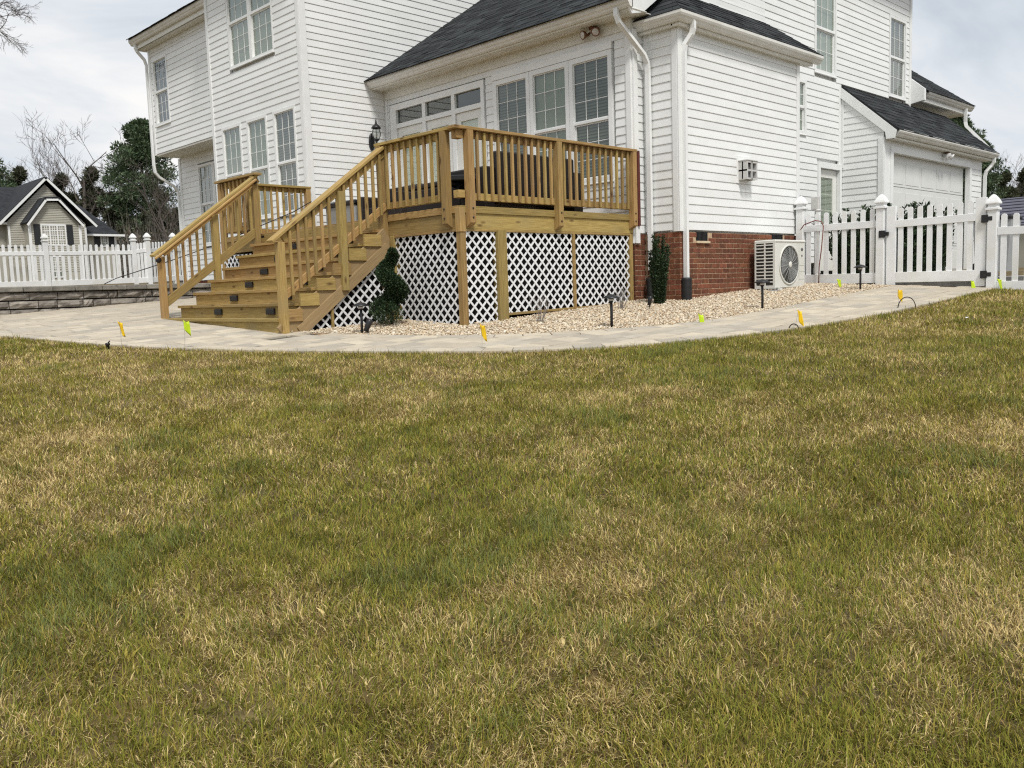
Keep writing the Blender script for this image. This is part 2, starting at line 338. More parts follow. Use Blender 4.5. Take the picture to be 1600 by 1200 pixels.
def sheet(name, poly, dz, mat, step=.15, kind='structure', **kw):
    xs = [p[0] for p in poly]; ys = [p[1] for p in poly]
    X, Y = np.meshgrid(np.arange(min(xs), max(xs), step)+step/2, np.arange(min(ys), max(ys), step)+step/2)
    k = inside(X.ravel(), Y.ravel(), poly); cx, cy = X.ravel()[k], Y.ravel()[k]; h = step/2+.001
    vx = np.stack([cx-h, cx+h, cx+h, cx-h], 1).ravel(); vy = np.stack([cy-h, cy-h, cy+h, cy+h], 1).ravel()
    me = npmesh(np.stack([vx, vy, Zg(vx, vy)+dz], 1), np.arange(len(vx)), np.full(len(cx), 4), mat)
    return add(name, me, kind=kind, **kw)
patio = sheet('patio', patio_poly, .004, paver_bed)
sheet('gravel_bed', grav_poly, .006, gravbase)
box('driveway', None, 14.2, 40, -6, 8.0, -.3, -.06, concrete, kind='structure')

# pavers: rows along X, a soldier course along both curved edges
def clip(poly, n, c):
    out = []
    for i in range(len(poly)):
        a, b = poly[i], poly[(i+1) % len(poly)]; da, db = a@n-c, b@n-c
        if da >= 0: out.append(a)
        if (da >= 0) != (db >= 0): out.append(a+(b-a)*(da/(da-db)))
    return out
BW = .20; pieces = []
segs = []
for Cv, sgn in ((LEs, 1), (GEs, -1)):
    for i in range(len(Cv)-1):
        d = Cv[i+1]-Cv[i]; L_ = np.hypot(*d)
        if L_ < 1e-6: continue
        n_ = np.array([-d[1], d[0]])/L_*sgn; segs.append((Cv[i], Cv[i+1], n_))
for (Cv, sgn) in ((LEs, 1), (GEs, -1)):
    dd = np.r_[0, np.cumsum(np.hypot(*np.diff(Cv, axis=0).T))]; s = 0.
    while s < dd[-1]-.05:
        w = .30; e_ = min(s+w, dd[-1]); q = []
        for t, off in ((s+.004, 0.004), (e_-.004, .004), (e_-.004, BW-.004), (s+.004, BW-.004)):
            p = np.array([np.interp(t, dd, Cv[:, 0]), np.interp(t, dd, Cv[:, 1])]); p2 = np.array([np.interp(t+.02, dd, Cv[:, 0]), np.interp(t+.02, dd, Cv[:, 1])]); p1 = np.array([np.interp(t-.02, dd, Cv[:, 0]), np.interp(t-.02, dd, Cv[:, 1])])
            d = p2-p1; d /= np.hypot(*d); q.append(p+np.array([-d[1], d[0]])*sgn*off)
        if 0 < q[0][1] < (16.3 if sgn > 0 else 9.2): pieces.append(q)
        s = e_
NLE = sum(1 for i in range(len(LEs)-1) if np.hypot(*(LEs[i+1]-LEs[i])) >= 1e-6)
A0 = np.array([s_[0] for s_ in segs]); A1 = np.array([s_[1] for s_ in segs]); NN = np.array([s_[2] for s_ in segs])
y_ = 3.9; row = 0
while y_ < 16.28:
    hrow = (.23, .30, .23, .16)[row % 4]; x_ = 2.2+rng.random()*.3
    while x_ < 14:
        w = rng.choice([.23, .30, .38, .46]); g = .006
        P = [np.array(p) for p in ((x_+g, y_+g), (x_+w-g, y_+g), (x_+w-g, y_+hrow-g), (x_+g, y_+hrow-g))]
        c = sum(P)/4; x_ += w
        if c[1] > 12.9 and c[0] > 7 and c[1] < 14.1: continue
        if not inside(c[0:1], c[1:2], patio_poly)[0]: continue
        ab = A1-A0; t = np.clip(((c-A0)*ab).sum(1)/(ab*ab).sum(1), 0, 1); dist = np.hypot(*((A0+ab*t[:, None])-c).T)
        for j in np.argsort(dist)[:3]:
            if j >= NLE and c[1] > 9.25: continue
            if dist[j] < .6: P = clip(P, NN[j], NN[j]@A0[j]+BW+.004)
            if len(P) < 3: break
        if len(P) < 3: continue
        ar = .5*abs(sum(P[i][0]*P[(i+1) % len(P)][1]-P[(i+1) % len(P)][0]*P[i][1] for i in range(len(P))))
        if ar > .004: pieces.append(P)
    y_ += hrow; row += 1
def psize(P):
    c = sum(P)/len(P); u, v, z = pix((c[0], c[1], zg(*c)))
    if not (-30 < u < 1630) or z < .5: return 0
    q = [pix((p[0], p[1], zg(*p))) for p in P]
    return .5*abs(sum(q[i][0]*q[(i+1) % len(q)][1]-q[(i+1) % len(q)][0]*q[i][1] for i in range(len(q))))
pieces.sort(key=psize, reverse=True)
sv, sf = [], []
def paver_geo(P):
    c = sum(P)/len(P); n = len(P); b = .004; dz = rng.normal(0, .0012)
    area = sum(P[i][0]*P[(i+1) % n][1]-P[(i+1) % n][0]*P[i][1] for i in range(n))
    if area < 0: P = P[::-1]
    top = [p+(c-p)/max(np.hypot(*(c-p)), 1e-6)*b for p in P]
    vs = [(p[0], p[1], zg(*p)-.02) for p in P]+[(p[0], p[1], zg(*p)+.020+dz) for p in P]+[(p[0], p[1], zg(*p)+.024+dz) for p in top]
    fs = [tuple(range(2*n, 3*n))]+[(i, (i+1) % n, n+(i+1) % n, n+i) for i in range(n)]+[(n+i, n+(i+1) % n, 2*n+(i+1) % n, 2*n+i) for i in range(n)]
    return vs, fs
rest = {0: ([], []), 1: ([], []), 2: ([], [])}
for i, P in enumerate(pieces):
    vs, fs = paver_geo(P); k = int(rng.integers(0, 3))
    if i < 300: add('paver', mesh(vs, fs, paver_m[k]), patio)
    else:
        b = len(sv); sv += vs; sf += [tuple(b+j for j in f) for f in fs]
add('paver_field', mesh(sv, sf, paver_m[0]), patio, kind='stuff')

# gravel: every pebble is a small rounded stone
def pebbles(n, poly, name):
    xs = [p[0] for p in poly]; ys = [p[1] for p in poly]
    px = rng.uniform(min(xs), max(xs), n*3); py = rng.uniform(min(ys), max(ys), n*3); k = inside(px, py, poly); px, py = px[k][:n], py[k][:n]
    st = GEs[rng.integers(4, len(GEs)-6, 90)]+rng.normal(0, .10, (90, 2)); px, py = np.r_[px, st[:, 0]], np.r_[py, st[:, 1]]; n = len(px)
    t = (1+5**.5)/2
    ico = np.array([(-1, t, 0), (1, t, 0), (-1, -t, 0), (1, -t, 0), (0, -1, t), (0, 1, t), (0, -1, -t), (0, 1, -t), (t, 0, -1), (t, 0, 1), (-t, 0, -1), (-t, 0, 1)])/1.9
    icf = np.array([(0, 11, 5), (0, 5, 1), (0, 1, 7), (0, 7, 10), (0, 10, 11), (1, 5, 9), (5, 11, 4), (11, 10, 2), (10, 7, 6), (7, 1, 8), (3, 9, 4), (3, 4, 2), (3, 2, 6), (3, 6, 8), (3, 8, 9), (4, 9, 5), (2, 4, 11), (6, 2, 10), (8, 6, 7), (9, 8, 1)])
    s = rng.lognormal(-4.52, .28, n); sc = np.stack([s*rng.uniform(.8, 1.4, n), s*rng.uniform(.7, 1.1, n), s*rng.uniform(.45, .8, n)], 1)
    a = rng.uniform(0, 6.28, n); b = rng.normal(0, .45, n)
    P = ico[None]*sc[:, None]*rng.uniform(.8, 1.2, (n, 12, 1))
    x, y, z = P[..., 0], P[..., 1], P[..., 2]; cb, sb = np.cos(b)[:, None], np.sin(b)[:, None]; x, z = x*cb-z*sb, x*sb+z*cb
    ca, sa = np.cos(a)[:, None], np.sin(a)[:, None]; x, y = x*ca-y*sa, x*sa+y*ca
    zz = Zg(px, py)+.012+rng.uniform(0, .016, n); zz[-90:] += .014
    pv = np.stack([x+px[:, None], y+py[:, None], z+zz[:, None]], -1).reshape(-1, 3)
    pal = np.array([(.66, .56, .41), (.60, .49, .34), (.72, .64, .50), (.56, .43, .28), (.64, .52, .38), (.74, .68, .56), (.52, .40, .27), (.62, .54, .42)])
    c = pal[rng.integers(0, 8, n)]*rng.uniform(.72, 1.12, (n, 1)); c = np.concatenate([np.repeat(c, 12, 0), np.ones((n*12, 1))], 1)
    fl = (icf[None]+np.arange(n)[:, None, None]*12).ravel()
    return add(name, npmesh(pv, fl, np.full(n*20, 3), stonem, c, smooth=False), kind='stuff', label='pale tan gravel spread between the deck, brick wall and paved path', cat='gravel')
pebbles(27000, grav_poly, 'gravel')

# lawn: single blades, denser and finer towards the camera
def blades(zone):
    out_v, out_l, out_s, out_c, base = [], [], [], [], 0
    for d0, d1, dens, seg, wmul, hmul in zone:
        th0, th1 = YAW-math.radians(41), YAW+math.radians(41)
        area = (d1*d1-d0*d0)*(th1-th0)/2; n = int(area*dens)
        d = np.sqrt(rng.uniform(d0*d0, d1*d1, n)); th = rng.uniform(th0, th1, n); x, y = d*np.cos(th), d*np.sin(th)
        k = inside(x+rng.normal(0, .035, n), y+rng.normal(0, .035, n), lawn_poly) & (x < 13.9); x, y, d = x[k], y[k], d[k]; n = len(x)
        big = vnoise(x, y, 1.9, 1)*.55+vnoise(x, y, .8, 2)*.3+vnoise(x, y, .33, 3)*.15
        med = vnoise(x+9, y, .55, 4)*.6+vnoise(x, y+5, .22, 5)*.4; fine = vnoise(x, y, .09, 6)
        thin = vnoise(x, y, .30, 21)*.6+vnoise(x, y, .11, 22)*.4
        k = rng.random(n) < np.clip(.7+1.5*(thin-.15), .66, 1); x, y, d, big, med, fine = x[k], y[k], d[k], big[k], med[k], fine[k]; n = len(x)
        clump = np.clip((vnoise(x, y, .55, 11)*.62+vnoise(x, y, .2, 12)*.38-.64)*5, 0, 1)*rng.uniform(.4, 1, len(x))
        straw_p = np.clip(.51+1.0*(med-.5)+.62*(big-.5)-.55*clump+.25*(fine-.5)+.012*(d-4), .05, .93)
        u = rng.random(n); straw = u < straw_p
        green = np.array([.198, .205, .036])*(.55+.9*rng.random((n, 1)))+(big[:, None]-.5)*np.array([.05, .0, -.01])
        blue = np.array([.195, .222, .075])*(.75+.55*rng.random((n, 1)))
        olive = np.array([.365, .30, .068])*(.7+.5*rng.random((n, 1)))
        tan = np.array([.76, .60, .285])*(.42+.75*rng.random((n, 1)))
        brown = np.array([.40, .27, .11])*(.6+.6*rng.random((n, 1)))
        c = np.where((rng.random(n) < .35)[:, None], olive, green); c = np.where((rng.random(n) < clump*.6)[:, None], blue, c)
        c = np.where(straw[:, None], np.where((rng.random(n) < .22)[:, None], brown, tan), c)
        h = (.022+.024*rng.random(n)+.014*clump+.010*med)*hmul; h = np.where(straw, h*.85, h); tall = rng.random(n) < .012; h = np.where(tall, h*1.5, h)
        w = (.0018+.0022*rng.random(n)**1.5)*wmul; litter = rng.random(n) < .0016; w = np.where(litter, .011+.008*rng.random(n), w); lean = np.where(straw, rng.normal(1.02, .32, n), rng.normal(.66, .30, n)); lean = np.clip(lean, .05, 1.45)
        flow = vnoise(x, y, .5, 13)*14+vnoise(x, y, .16, 14)*5; az = flow+rng.normal(0, 1.5, n)
        dx, dy = np.cos(az), np.sin(az); sa = az+np.pi/2+rng.normal(0, .5, n); sx, sy = np.cos(sa)*w/2, np.sin(sa)*w/2
        z0 = Zg(x, y)-.003; rows = []
        ts = {3: (0, .35, .7, 1.), 2: (0, .5, 1.), 1: (0, 1.)}[seg]
        for t in ts:
            a = lean*(.35+.65*t); L_ = h*t*1.25; ox = np.sin(a)*L_; oz = np.cos(a)*L_
            wd = 1 if t < .5 else .8
            if t < 1:
                rows.append(np.stack([x+dx*ox-sx*wd, y+dy*ox-sy*wd, z0+oz], 1)); rows.append(np.stack([x+dx*ox+sx*wd, y+dy*ox+sy*wd, z0+oz], 1))
            else: rows.append(np.stack([x+dx*ox, y+dy*ox, z0+oz], 1))
        nv = len(rows); vvv = np.stack(rows, 1).reshape(-1, 3); b = (np.arange(n)*nv+base)[:, None]
        if seg == 1: L = b+np.array([[0, 1, 2]]); S = np.full(n, 3)
        elif seg == 2: L = b+np.array([[0, 1, 3, 2, 2, 3, 4]]); S = np.tile([4, 3], n)
        else: L = b+np.array([[0, 1, 3, 2, 2, 3, 5, 4, 4, 5, 6]]); S = np.tile([4, 4, 3], n)
        cc = np.concatenate([c, np.ones((n, 1))], 1)
        out_v.append(vvv); out_l.append(L.ravel()); out_s.append(S); out_c.append(np.repeat(cc, nv, 0)); base += n*nv
    return npmesh(np.concatenate(out_v), np.concatenate(out_l), np.concatenate(out_s), grassm, np.concatenate(out_c), smooth=True)
add('lawn_grass', blades([(1.0, 2.6, 23000, 3, 1.0, 1.), (2.6, 4.2, 15500, 2, 1.2, 1.), (4.2, 6.8, 9200, 2, 1.6, 1.), (6.8, 10, 5200, 1, 2.6, 1.0), (10, 15.5, 2900, 1, 3.6, 1.05)]), kind='stuff',
    label='half dormant lawn of short green and straw coloured grass', cat='grass')

# ------------------------------------------------------------------ the white house
house = thing('house', 'large white two storey house with lap siding, dark roofs and brick base', 'house', (12, 11, -.3))
XS, X2, YA, YM, XT, YT, X3, X4, XG, YG = 10.40, 10.66, 7.45, 8.07, 8.647, 13.94, 8.947, 9.53, 16.96, 7.22
PITCHS = .1225
def fr(face, c, a, o, z):   # wall frame to world: along a, outward o
    return V((c-o, a, z)) if face == 'X' else V((a, c-o, z))
def fm(face, c, a, z):
    if face == 'X': return Matrix(((0, 1, 0, c), (-1, 0, 0, a), (0, 0, 1, z), (0, 0, 0, 1)))
    return Matrix(((1, 0, 0, a), (0, 1, 0, c), (0, 0, 1, z), (0, 0, 0, 1)))
def wbox(name, parent, face, c, a0, a1, o0, o1, z0, z1, mat, bev=.003, **kw):
    if face == 'X': return box(name, parent, c-o1, c-o0, a0, a1, z0, z1, mat, bev, **kw)
    return box(name, parent, a0, a1, c-o1, c-o0, z0, z1, mat, bev, **kw)
def wmulti(name, parent, face, c, lst, mat, **kw):
    if face == 'X': b = [(c-o1, c-o0, a0, a1, z0, z1) for a0, a1, o0, o1, z0, z1 in lst]
    else: b = [(a0, a1, c-o1, c-o0, z0, z1) for a0, a1, o0, o1, z0, z1 in lst]
    return multibox(name, parent, b, mat, **kw)
_pc = {}
def wpane(par, face, c, a0, a1, o, z0, z1, mat):
    k = (round(a1-a0, 3), round(z1-z0, 3), mat.name)
    if k not in _pc: h, v = k[0]/2, k[1]/2; _pc[k] = mesh([(-h, 0, -v), (h, 0, -v), (h, 0, v), (-h, 0, v)], [(0, 1, 2, 3)], mat)
    return add('pane', _pc[k], par, fm(face, c, (a0+a1)/2, (z0+z1)/2) @ Matrix.Translation((0, -o, 0)))
_bd = {}
def boardmesh(L_):
    k = round(L_, 2)
    if k not in _bd:
        H = PITCHS; pr_ = [(.05, 0), (-.0132, 0), (-.0132, .010), (-.003, H-.001), (.05, H-.001)]; n = 5; h = k/2
        vs = [(-h, y, z) for y, z in pr_]+[(h, y, z) for y, z in pr_]
        _bd[k] = mesh(vs, [(4, 3, 2, 1, 0), (5, 6, 7, 8, 9)]+[(i, (i+1) % n, n+(i+1) % n, n+i) for i in range(n)], vinyl)
    return _bd[k]
BOARDS = []
def wall(face, c, a0, a1, z0, z1, openings=(), top=None, plate=True, name='wall', zoff=0):
    """backing plate with one lap board per course; openings are (a0, a1, z0, z1)"""
    if plate: w = wbox(name, house, face, c, a0, a1, -.16, -.058, z0-.02, z1, trim, 0)
    else: w = add(name, None, house, Matrix.Translation(fr(face, c, a0, 0, z0)))
    n = int(round((z1-z0)/PITCHS))
    for i in range(n):
        zb = z0+i*PITCHS; zc = zb+PITCHS/2
        if zb > z1-.03: break
        lo, hi = a0, a1
        if top: lo, hi = top(zb+PITCHS*.75)
        if hi-lo < .05: continue
        iv = [(lo, hi)]
        for b0, b1, y0, y1 in openings:
            if zb+PITCHS*.6 > y0 and zb+PITCHS*.4 < y1:
                nv = []
                for s, e in iv:
                    if b1 <= s or b0 >= e: nv.append((s, e)); continue
                    if b0 > s: nv.append((s, b0))
                    if b1 < e: nv.append((b1, e))
                iv = nv
        for s, e in iv:
            if e-s > .03: BOARDS.append((w, face, c, s, e, zb))
    return w
def window(face, c, a0, a1, z0, z1, mid=None, cols=3, rows=(3, 3), inner='slat', cas=.055, casing=True, name='window'):
    gm = glass
    w = wmulti(name, house, face, c, [(a0-cas, a0, -.055, .022, z0-cas, z1+cas), (a1, a1+cas, -.055, .022, z0-cas, z1+cas), (a0, a1, -.055, .022, z1, z1+cas), (a0, a1, -.055, .026, z0-cas, z0)], trim)
    wbox('sill', w, face, c, a0-cas+.002, a1+cas-.002, .0, .036, z0-cas-.02, z0-cas, trim)
    sashes = [(z0, z1, rows[0])] if mid is None else [(mid+.018, z1, rows[0]), (z0, mid-.018, rows[1])]
    if mid is not None: wbox('meeting_rail', w, face, c, a0, a1, -.045, .008, mid-.02, mid+.02, trim)
    for si, (s0, s1, nr) in enumerate(sashes):
        o = -.012 if si == 0 else -.03; t = .016 if si == 0 else .022
        wmulti('sash', w, face, c, [(a0, a0+t, o-.015, o+.01, s0, s1), (a1-t, a1, o-.015, o+.01, s0, s1), (a0+t, a1-t, o-.015, o+.01, s1-t, s1), (a0+t, a1-t, o-.015, o+.01, s0, s0+t)], trim)
        A0, A1, B0, B1 = a0+t, a1-t, s0+t, s1-t; mw = .009; g = []
        for i in range(1, cols): a = A0+(A1-A0)*i/cols; g.append((a-mw/2, a+mw/2, o-.004, o+.006, B0, B1))
        for j in range(1, nr): z = B0+(B1-B0)*j/nr; g.append((A0, A1, o-.004, o+.0055, z-mw/2, z+mw/2))
        if g: wmulti('muntin_grille', w, face, c, g, trim)
        for i in range(cols):
            for j in range(nr):
                p0, p1 = A0+(A1-A0)*i/cols, A0+(A1-A0)*(i+1)/cols; q0, q1 = B0+(B1-B0)*j/nr, B0+(B1-B0)*(j+1)/nr
                wpane(w, face, c, p0+.001, p1-.001, o-.001, q0+.001, q1-.001, gm)
    if inner == 'slat':
        g = []; z = z0; vs, fs = [], []
        while z < z1-.03:
            b = len(vs)
            vs += [fr(face, c, a0, -.054, z+.04), fr(face, c, a1, -.054, z+.04), fr(face, c, a1, -.040, z), fr(face, c, a0, -.040, z)]; fs.append((b, b+1, b+2, b+3)); z += .047
        add('blind', mesh(vs, fs, blindm), w)
        wbox('dark_backing', w, face, c, a0, a1, -.0575, -.0555, z0, z1, darkroom, 0)
    elif inner == 'shade': wbox('roller_shade', w, face, c, a0, a1, -.056, -.048, z0, z1, shadem, 0)
    elif inner == 'curtain': wbox('curtain', w, face, c, a0, a1, -.056, -.048, z0, z1, curtain, 0)
    elif inner == 'dark': wbox('dark_backing', w, face, c, a0, a1, -.056, -.05, z0, z1, darkroom, 0)
    return w
def cor(face, c, a0, a1, z0, z1, o=.028, name='corner_trim'): return wbox(name, house, face, c, a0, a1, -.02, o, z0, z1, trim, .004)

# sunroom: french doors with transoms and a triple window, behind the deck
DO = (11.12, 13.80, .95, 3.47); WO = (8.36, 10.92, 1.55, 3.46)
wall('X', XS, 8.055, YT, .95, 3.62, [DO, WO], name='sunroom_wall')
wbox('frieze', house, 'X', XS, 8.055, YT, -.05, .03, 3.62, 3.79, soffit)
cor('X', XS, 8.055, 8.15, .6, 3.62, .03); box('corner_trim', house, XS-.002, XS+.09, 8.02, 8.05, .6, 3.62, trim); cor('X', XS, YT-.09, YT-.02, .95, 3.62, .024)
for a0, a1, inner in ((10.168, 10.854, 'slat'), (9.326, 10.011, 'shade'), (8.482, 9.169, 'slat')):
    window('X', XS, a0, a1, 1.62, 3.345, 2.46, inner=inner, cas=.075)
wbox('window_head_casing', house, 'X', XS, 8.40, 10.94, -.05, .03, 3.425, 3.53, trim)
# transom and doors
tr_ = wmulti('door_frame', house, 'X', XS, [(13.58, 13.76, -.05, .03, 1.0, 3.50), (11.15, 11.23, -.05, .03, 1.0, 3.50), (11.23, 13.58, -.05, .03, 3.39, 3.50), (11.23, 13.58, -.05, .026, 3.06, 3.14), (12.72, 12.81, -.05, .024, 1.0, 3.39), (11.905, 11.995, -.05, .024, 1.0, 3.39)], trim)
for a0, a1 in ((12.81, 13.58), (11.995, 12.72), (11.23, 11.905)):
    wpane(tr_, 'X', XS, a0, a1, -.02, 3.14, 3.39, glass); wbox('dark_backing', tr_, 'X', XS, a0, a1, -.056, -.05, 3.14, 3.39, darkroom, 0)
    d = wmulti('glazed_door', house, 'X', XS, [(a0+.005, a0+.12, -.05, -.005, 1.02, 3.055), (a1-.12, a1-.005, -.05, -.005, 1.02, 3.055), (a0+.12, a1-.12, -.05, -.005, 2.91, 3.055), (a0+.12, a1-.12, -.05, -.005, 1.02, 1.30)], doorm)
    wpane(d, 'X', XS, a0+.12, a1-.12, -.028, 1.30, 2.91, paleglass); wbox('blind', d, 'X', XS, a0+.12, a1-.12, -.048, -.04, 1.30, 2.91, shadem, 0)
    if a0 > 11.9 and a0 < 12.5: lathe('door_handle', d, [(.028, 0), (.03, .012), (.012, .02), (.012, .045), (.026, .05), (.026, .075), (.01, .082)], brass, Wm=frame((XS-.0, a0+.06, 2.0), (0, 0, 1), (1, 0, 0)) @ Matrix.Rotation(math.pi, 4, 'X'))
# gable side above and beside the sunroom, side strip
wall('Y', YM-.015, XS, X2+.02, .75, 3.62, name='sunroom_side_wall')
# brick block with AC wall: W1 face and W2 face
wall('X', X2, YA, 8.05, .765, 3.56, name='kitchen_wall'); wall('Y', YA, X2, 14.10, .765, 3.56, name='kitchen_side_wall')
cor('X', X2, YA-.005, YA+.085, .74, 3.56, .03); box('corner_trim', house, X2-.028, X2+.085, YA-.03, YA-.006, .74, 3.56, trim, .004)
cor('Y', YA, 14.02, 14.11, .765, 3.56, .028); cor('X', X2, 7.965, 8.03, .765, 3.56, .02)
box('block_return_wall', house, 14.0, 14.105, YA+.06, YM+.1, .1, 3.56, vinyl)
# main right wall
SW = (15.05, 15.55, 2.63, 3.60); W1o = (15.87, 16.74, 3.80, 5.45); W2o = (19.14, 20.01, 3.77, 5.44); BD = (15.98, 16.95, 0, 2.19)
w_ = wall('Y', YM, 11.0, 20.22, .30, 6.42, [SW, W1o, W2o, BD, (11.0, 14.15, 0, 3.72), (16.97, 20.3, 0, 3.72)], name='main_side_wall')
cor('Y', YM, 20.17, 20.27, 3.5, 6.4, .03); cor('Y', YM, 16.86, 16.95, 2.12, 3.70, .02)
window('Y', YM, 15.93, 16.68, 3.87, 5.38, 4.63, 3, (2, 2), 'curtain'); window('Y', YM, 19.20, 19.95, 3.84, 5.38, 4.60, 3, (2, 2), 'slat')
window('Y', YM, 15.10, 15.50, 2.69, 3.55, 3.12, 2, (2, 2), 'curtain')
bd = wmulti('door_frame', house, 'Y', YM, [(15.98, 16.07, -.05, .045, .1, 2.19), (16.86, 16.94, -.05, .045, .1, 2.19), (16.07, 16.86, -.05, .045, 2.08, 2.19)], trim)
bdr = wmulti('back_door', house, 'Y', YM, [(16.08, 16.20, -.05, -.03, .15, 2.07), (16.70, 16.85, -.05, -.03, .15, 2.07), (16.20, 16.70, -.05, -.03, 1.92, 2.07), (16.20, 16.70, -.05, -.03, .15, 1.0)], doorm)
for i in range(3):
    for j in range(2): wpane(bdr, 'Y', YM, 16.205+j*.25, 16.445+j*.25, -.042, 1.01+i*.305, 1.30+i*.305, glass)
wbox('curtain', bdr, 'Y', YM, 16.2, 16.7, -.056, -.05, 1.0, 1.92, shadem, 0)
# tower
TW = [(14.25, 17.07, 1.55, 3.42), (14.83, 16.58, 4.44, 6.2)]
wall('Y', YT, XT, 14.0, .95, 6.42, name='tower_side_wall'); wall('X', XT, YT, 17.45, .95, 6.42, [(14.25, 15.03, 1.45, 3.42), (15.27, 16.04, 1.45, 3.42), (16.27, 17.07, 1.45, 3.42), TW[1]], name='tower_wall')
cor('X', XT, YT-.004, YT+.10, .6, 6.42, .03); box('corner_trim', house, XT-.028, XT+.10, YT-.03, YT-.006, .6, 6.42, trim, .004); cor('X', XT, 17.36, 17.45, .3, 6.42, .03)
for a0, a1, inner in ((16.323, 17.01, 'shade'), (15.32, 15.99, 'shade'), (14.306, 14.974, 'slat')): window('X', XT, a0, a1, 1.56, 3.352, 2.45, inner=inner)
window('X', XT, 15.735, 16.50, 4.50, 6.10, 5.30, inner='shade', cas=.044); window('X', XT, 14.88, 15.645, 4.50, 6.10, 5.30, inner='shade', cas=.044)
box('tower_return_wall', house, XT+.06, X4+.3, 17.36, 17.44, .0, 6.42, vinyl)
# left wing with its overhang
wall('X', X3, 17.46, 21.03, 3.43, 5.80, [(20.08, 20.86, 4.02, 5.55)], name='upper_wing_wall'); cor('X', X3, 20.95, 21.04, 3.40, 5.80)
window('X', X3, 20.13, 20.80, 4.10, 5.49, 4.80, inner='dark')
cor('X', X3, 17.46, 20.94, 5.70, 5.80, .024, 'frieze'); box('overhang_soffit', house, X3+.0, X4+.05, 17.46, 21.03, 3.385, 3.425, soffit)
box('wing_end_wall', house, X3+.06, 14, 20.96, 21.02, 3.43, 5.8, vinyl)
wall('X', X4, 17.46, 21.10, .45, 3.38, [(19.0, 20.14, 1.25, 3.11)], name='lower_wing_wall'); cor('X', X4, 21.02, 21.12, .45, 3.38)
window('X', X4, 19.42, 20.08, 1.3, 3.055, 2.2, inner='slat'); window('X', X4, 18.62, 19.30, 1.3, 3.055, 2.2, inner='slat')
box('lower_wing_end_wall', house, X4+.06, 14, 21.02, 21.09, -.2, 3.38, vinyl)
# garage bay
def rake(z): return (max(YG, YM-(3.66-z)/.93) if z > 2.55 else YG, YM)
wall('X', XG, YG, YM, .25, 3.62, top=rake, plate=False, name='garage_return_wall')
prism('garage_return_backing', house, [(YG+.03, .1), (YM, .1), (YM, 3.55), (YG+.03, 2.72)], XG+.052, XG+.10, trim)
cor('X', XG, YG-.004, YG+.10, .2, 2.62); cor('X', XG, 8.0, 8.05, 2.12, 3.6, .02)
gd0, gd1 = 17.34, 21.40
wmulti('garage_front', house, 'Y', YG, [(XG-.02, gd0-.06, -.1, .02, .1, 2.6), (gd1+.1, 22.28, -.1, .0, .1, 2.6), (gd0-.06, gd1+.1, -.1, .02, 2.36, 2.6)], trim)
wmulti('garage_door_casing', house, 'Y', YG, [(gd0-.14, gd0-.02, -.06, .04, .1, 2.46), (gd1+.02, gd1+.14, -.06, .04, .1, 2.46), (gd0-.02, gd1+.02, -.06, .04, 2.35, 2.46)], trim)
gdm = M('garage_door_paint', (.70, .71, .69), (.66, .67, .65), 3, .5)
gdo = wbox('garage_door', house, 'Y', YG, gd0, gd1, -.16, -.10, .05, 2.36, gdm)
for j in range(4):
    for i in range(5):
        a = gd0+.10+i*(gd1-gd0-.08)/5; z = .12+j*.56
        wbox('panel', gdo, 'Y', YG, a, a+.66, -.10, -.093, z, z+.40, gdm, .004)
    if j: wbox('section_joint', gdo, 'Y', YG, gd0, gd1, -.1005, -.0985, .065+j*.56-.006, .065+j*.56+.006, ventin, 0)
for i in range(14): BOARDS.append((house, 'Y', YG, 21.56, 22.24, .75+i*PITCHS))
# wing beyond the right corner
box('front_wing_wall', house, 20.25, 23.2, 8.3, 12, .1, 3.75, vinyl)
prism('wing_gable_return', house, [(7.75, 3.78), (8.3, 3.70), (8.35, 3.62), (8.35, 4.55), (7.75, 4.02)], 20.24, 20.33, trim)
# siding boards: the largest in view are objects of their own, the rest one part per wall
def bsize(b):
    w, face, c, s, e, zb = b
    p, q = pix(fr(face, c, s, 0, zb)), pix(fr(face, c, e, 0, zb))
    if p[1] < -8 and q[1] < -8: return 0
    return math.hypot(q[0]-p[0], q[1]-p[1])
BOARDS.sort(key=bsize, reverse=True); leftover = {}
for i, (w, face, c, s, e, zb) in enumerate(BOARDS):
    if i < 300 and w is not house: add('siding_board', boardmesh(e-s), w, fm(face, c, (s+e)/2, zb))
    else: leftover.setdefault(w, []).append((face, c, s, e, zb))
for w, lst in leftover.items():
    vs, fs = [], []; H = PITCHS; pr_ = [(-.05, 0), (.0132, 0), (.0132, .010), (.003, H-.001), (-.05, H-.001)]
    for face, c, s, e, zb in lst:
        b = len(vs); vs += [fr(face, c, s, o, zb+z) for o, z in pr_]+[fr(face, c, e, o, zb+z) for o, z in pr_]
        fs += [tuple(b+j for j in f) for f in [(4, 3, 2, 1, 0), (5, 6, 7, 8, 9)]+[(i, (i+1) % 5, 5+(i+1) % 5, 5+i) for i in range(5)]]
    add('short_siding', mesh(vs, fs, vinyl), w, kind='stuff')

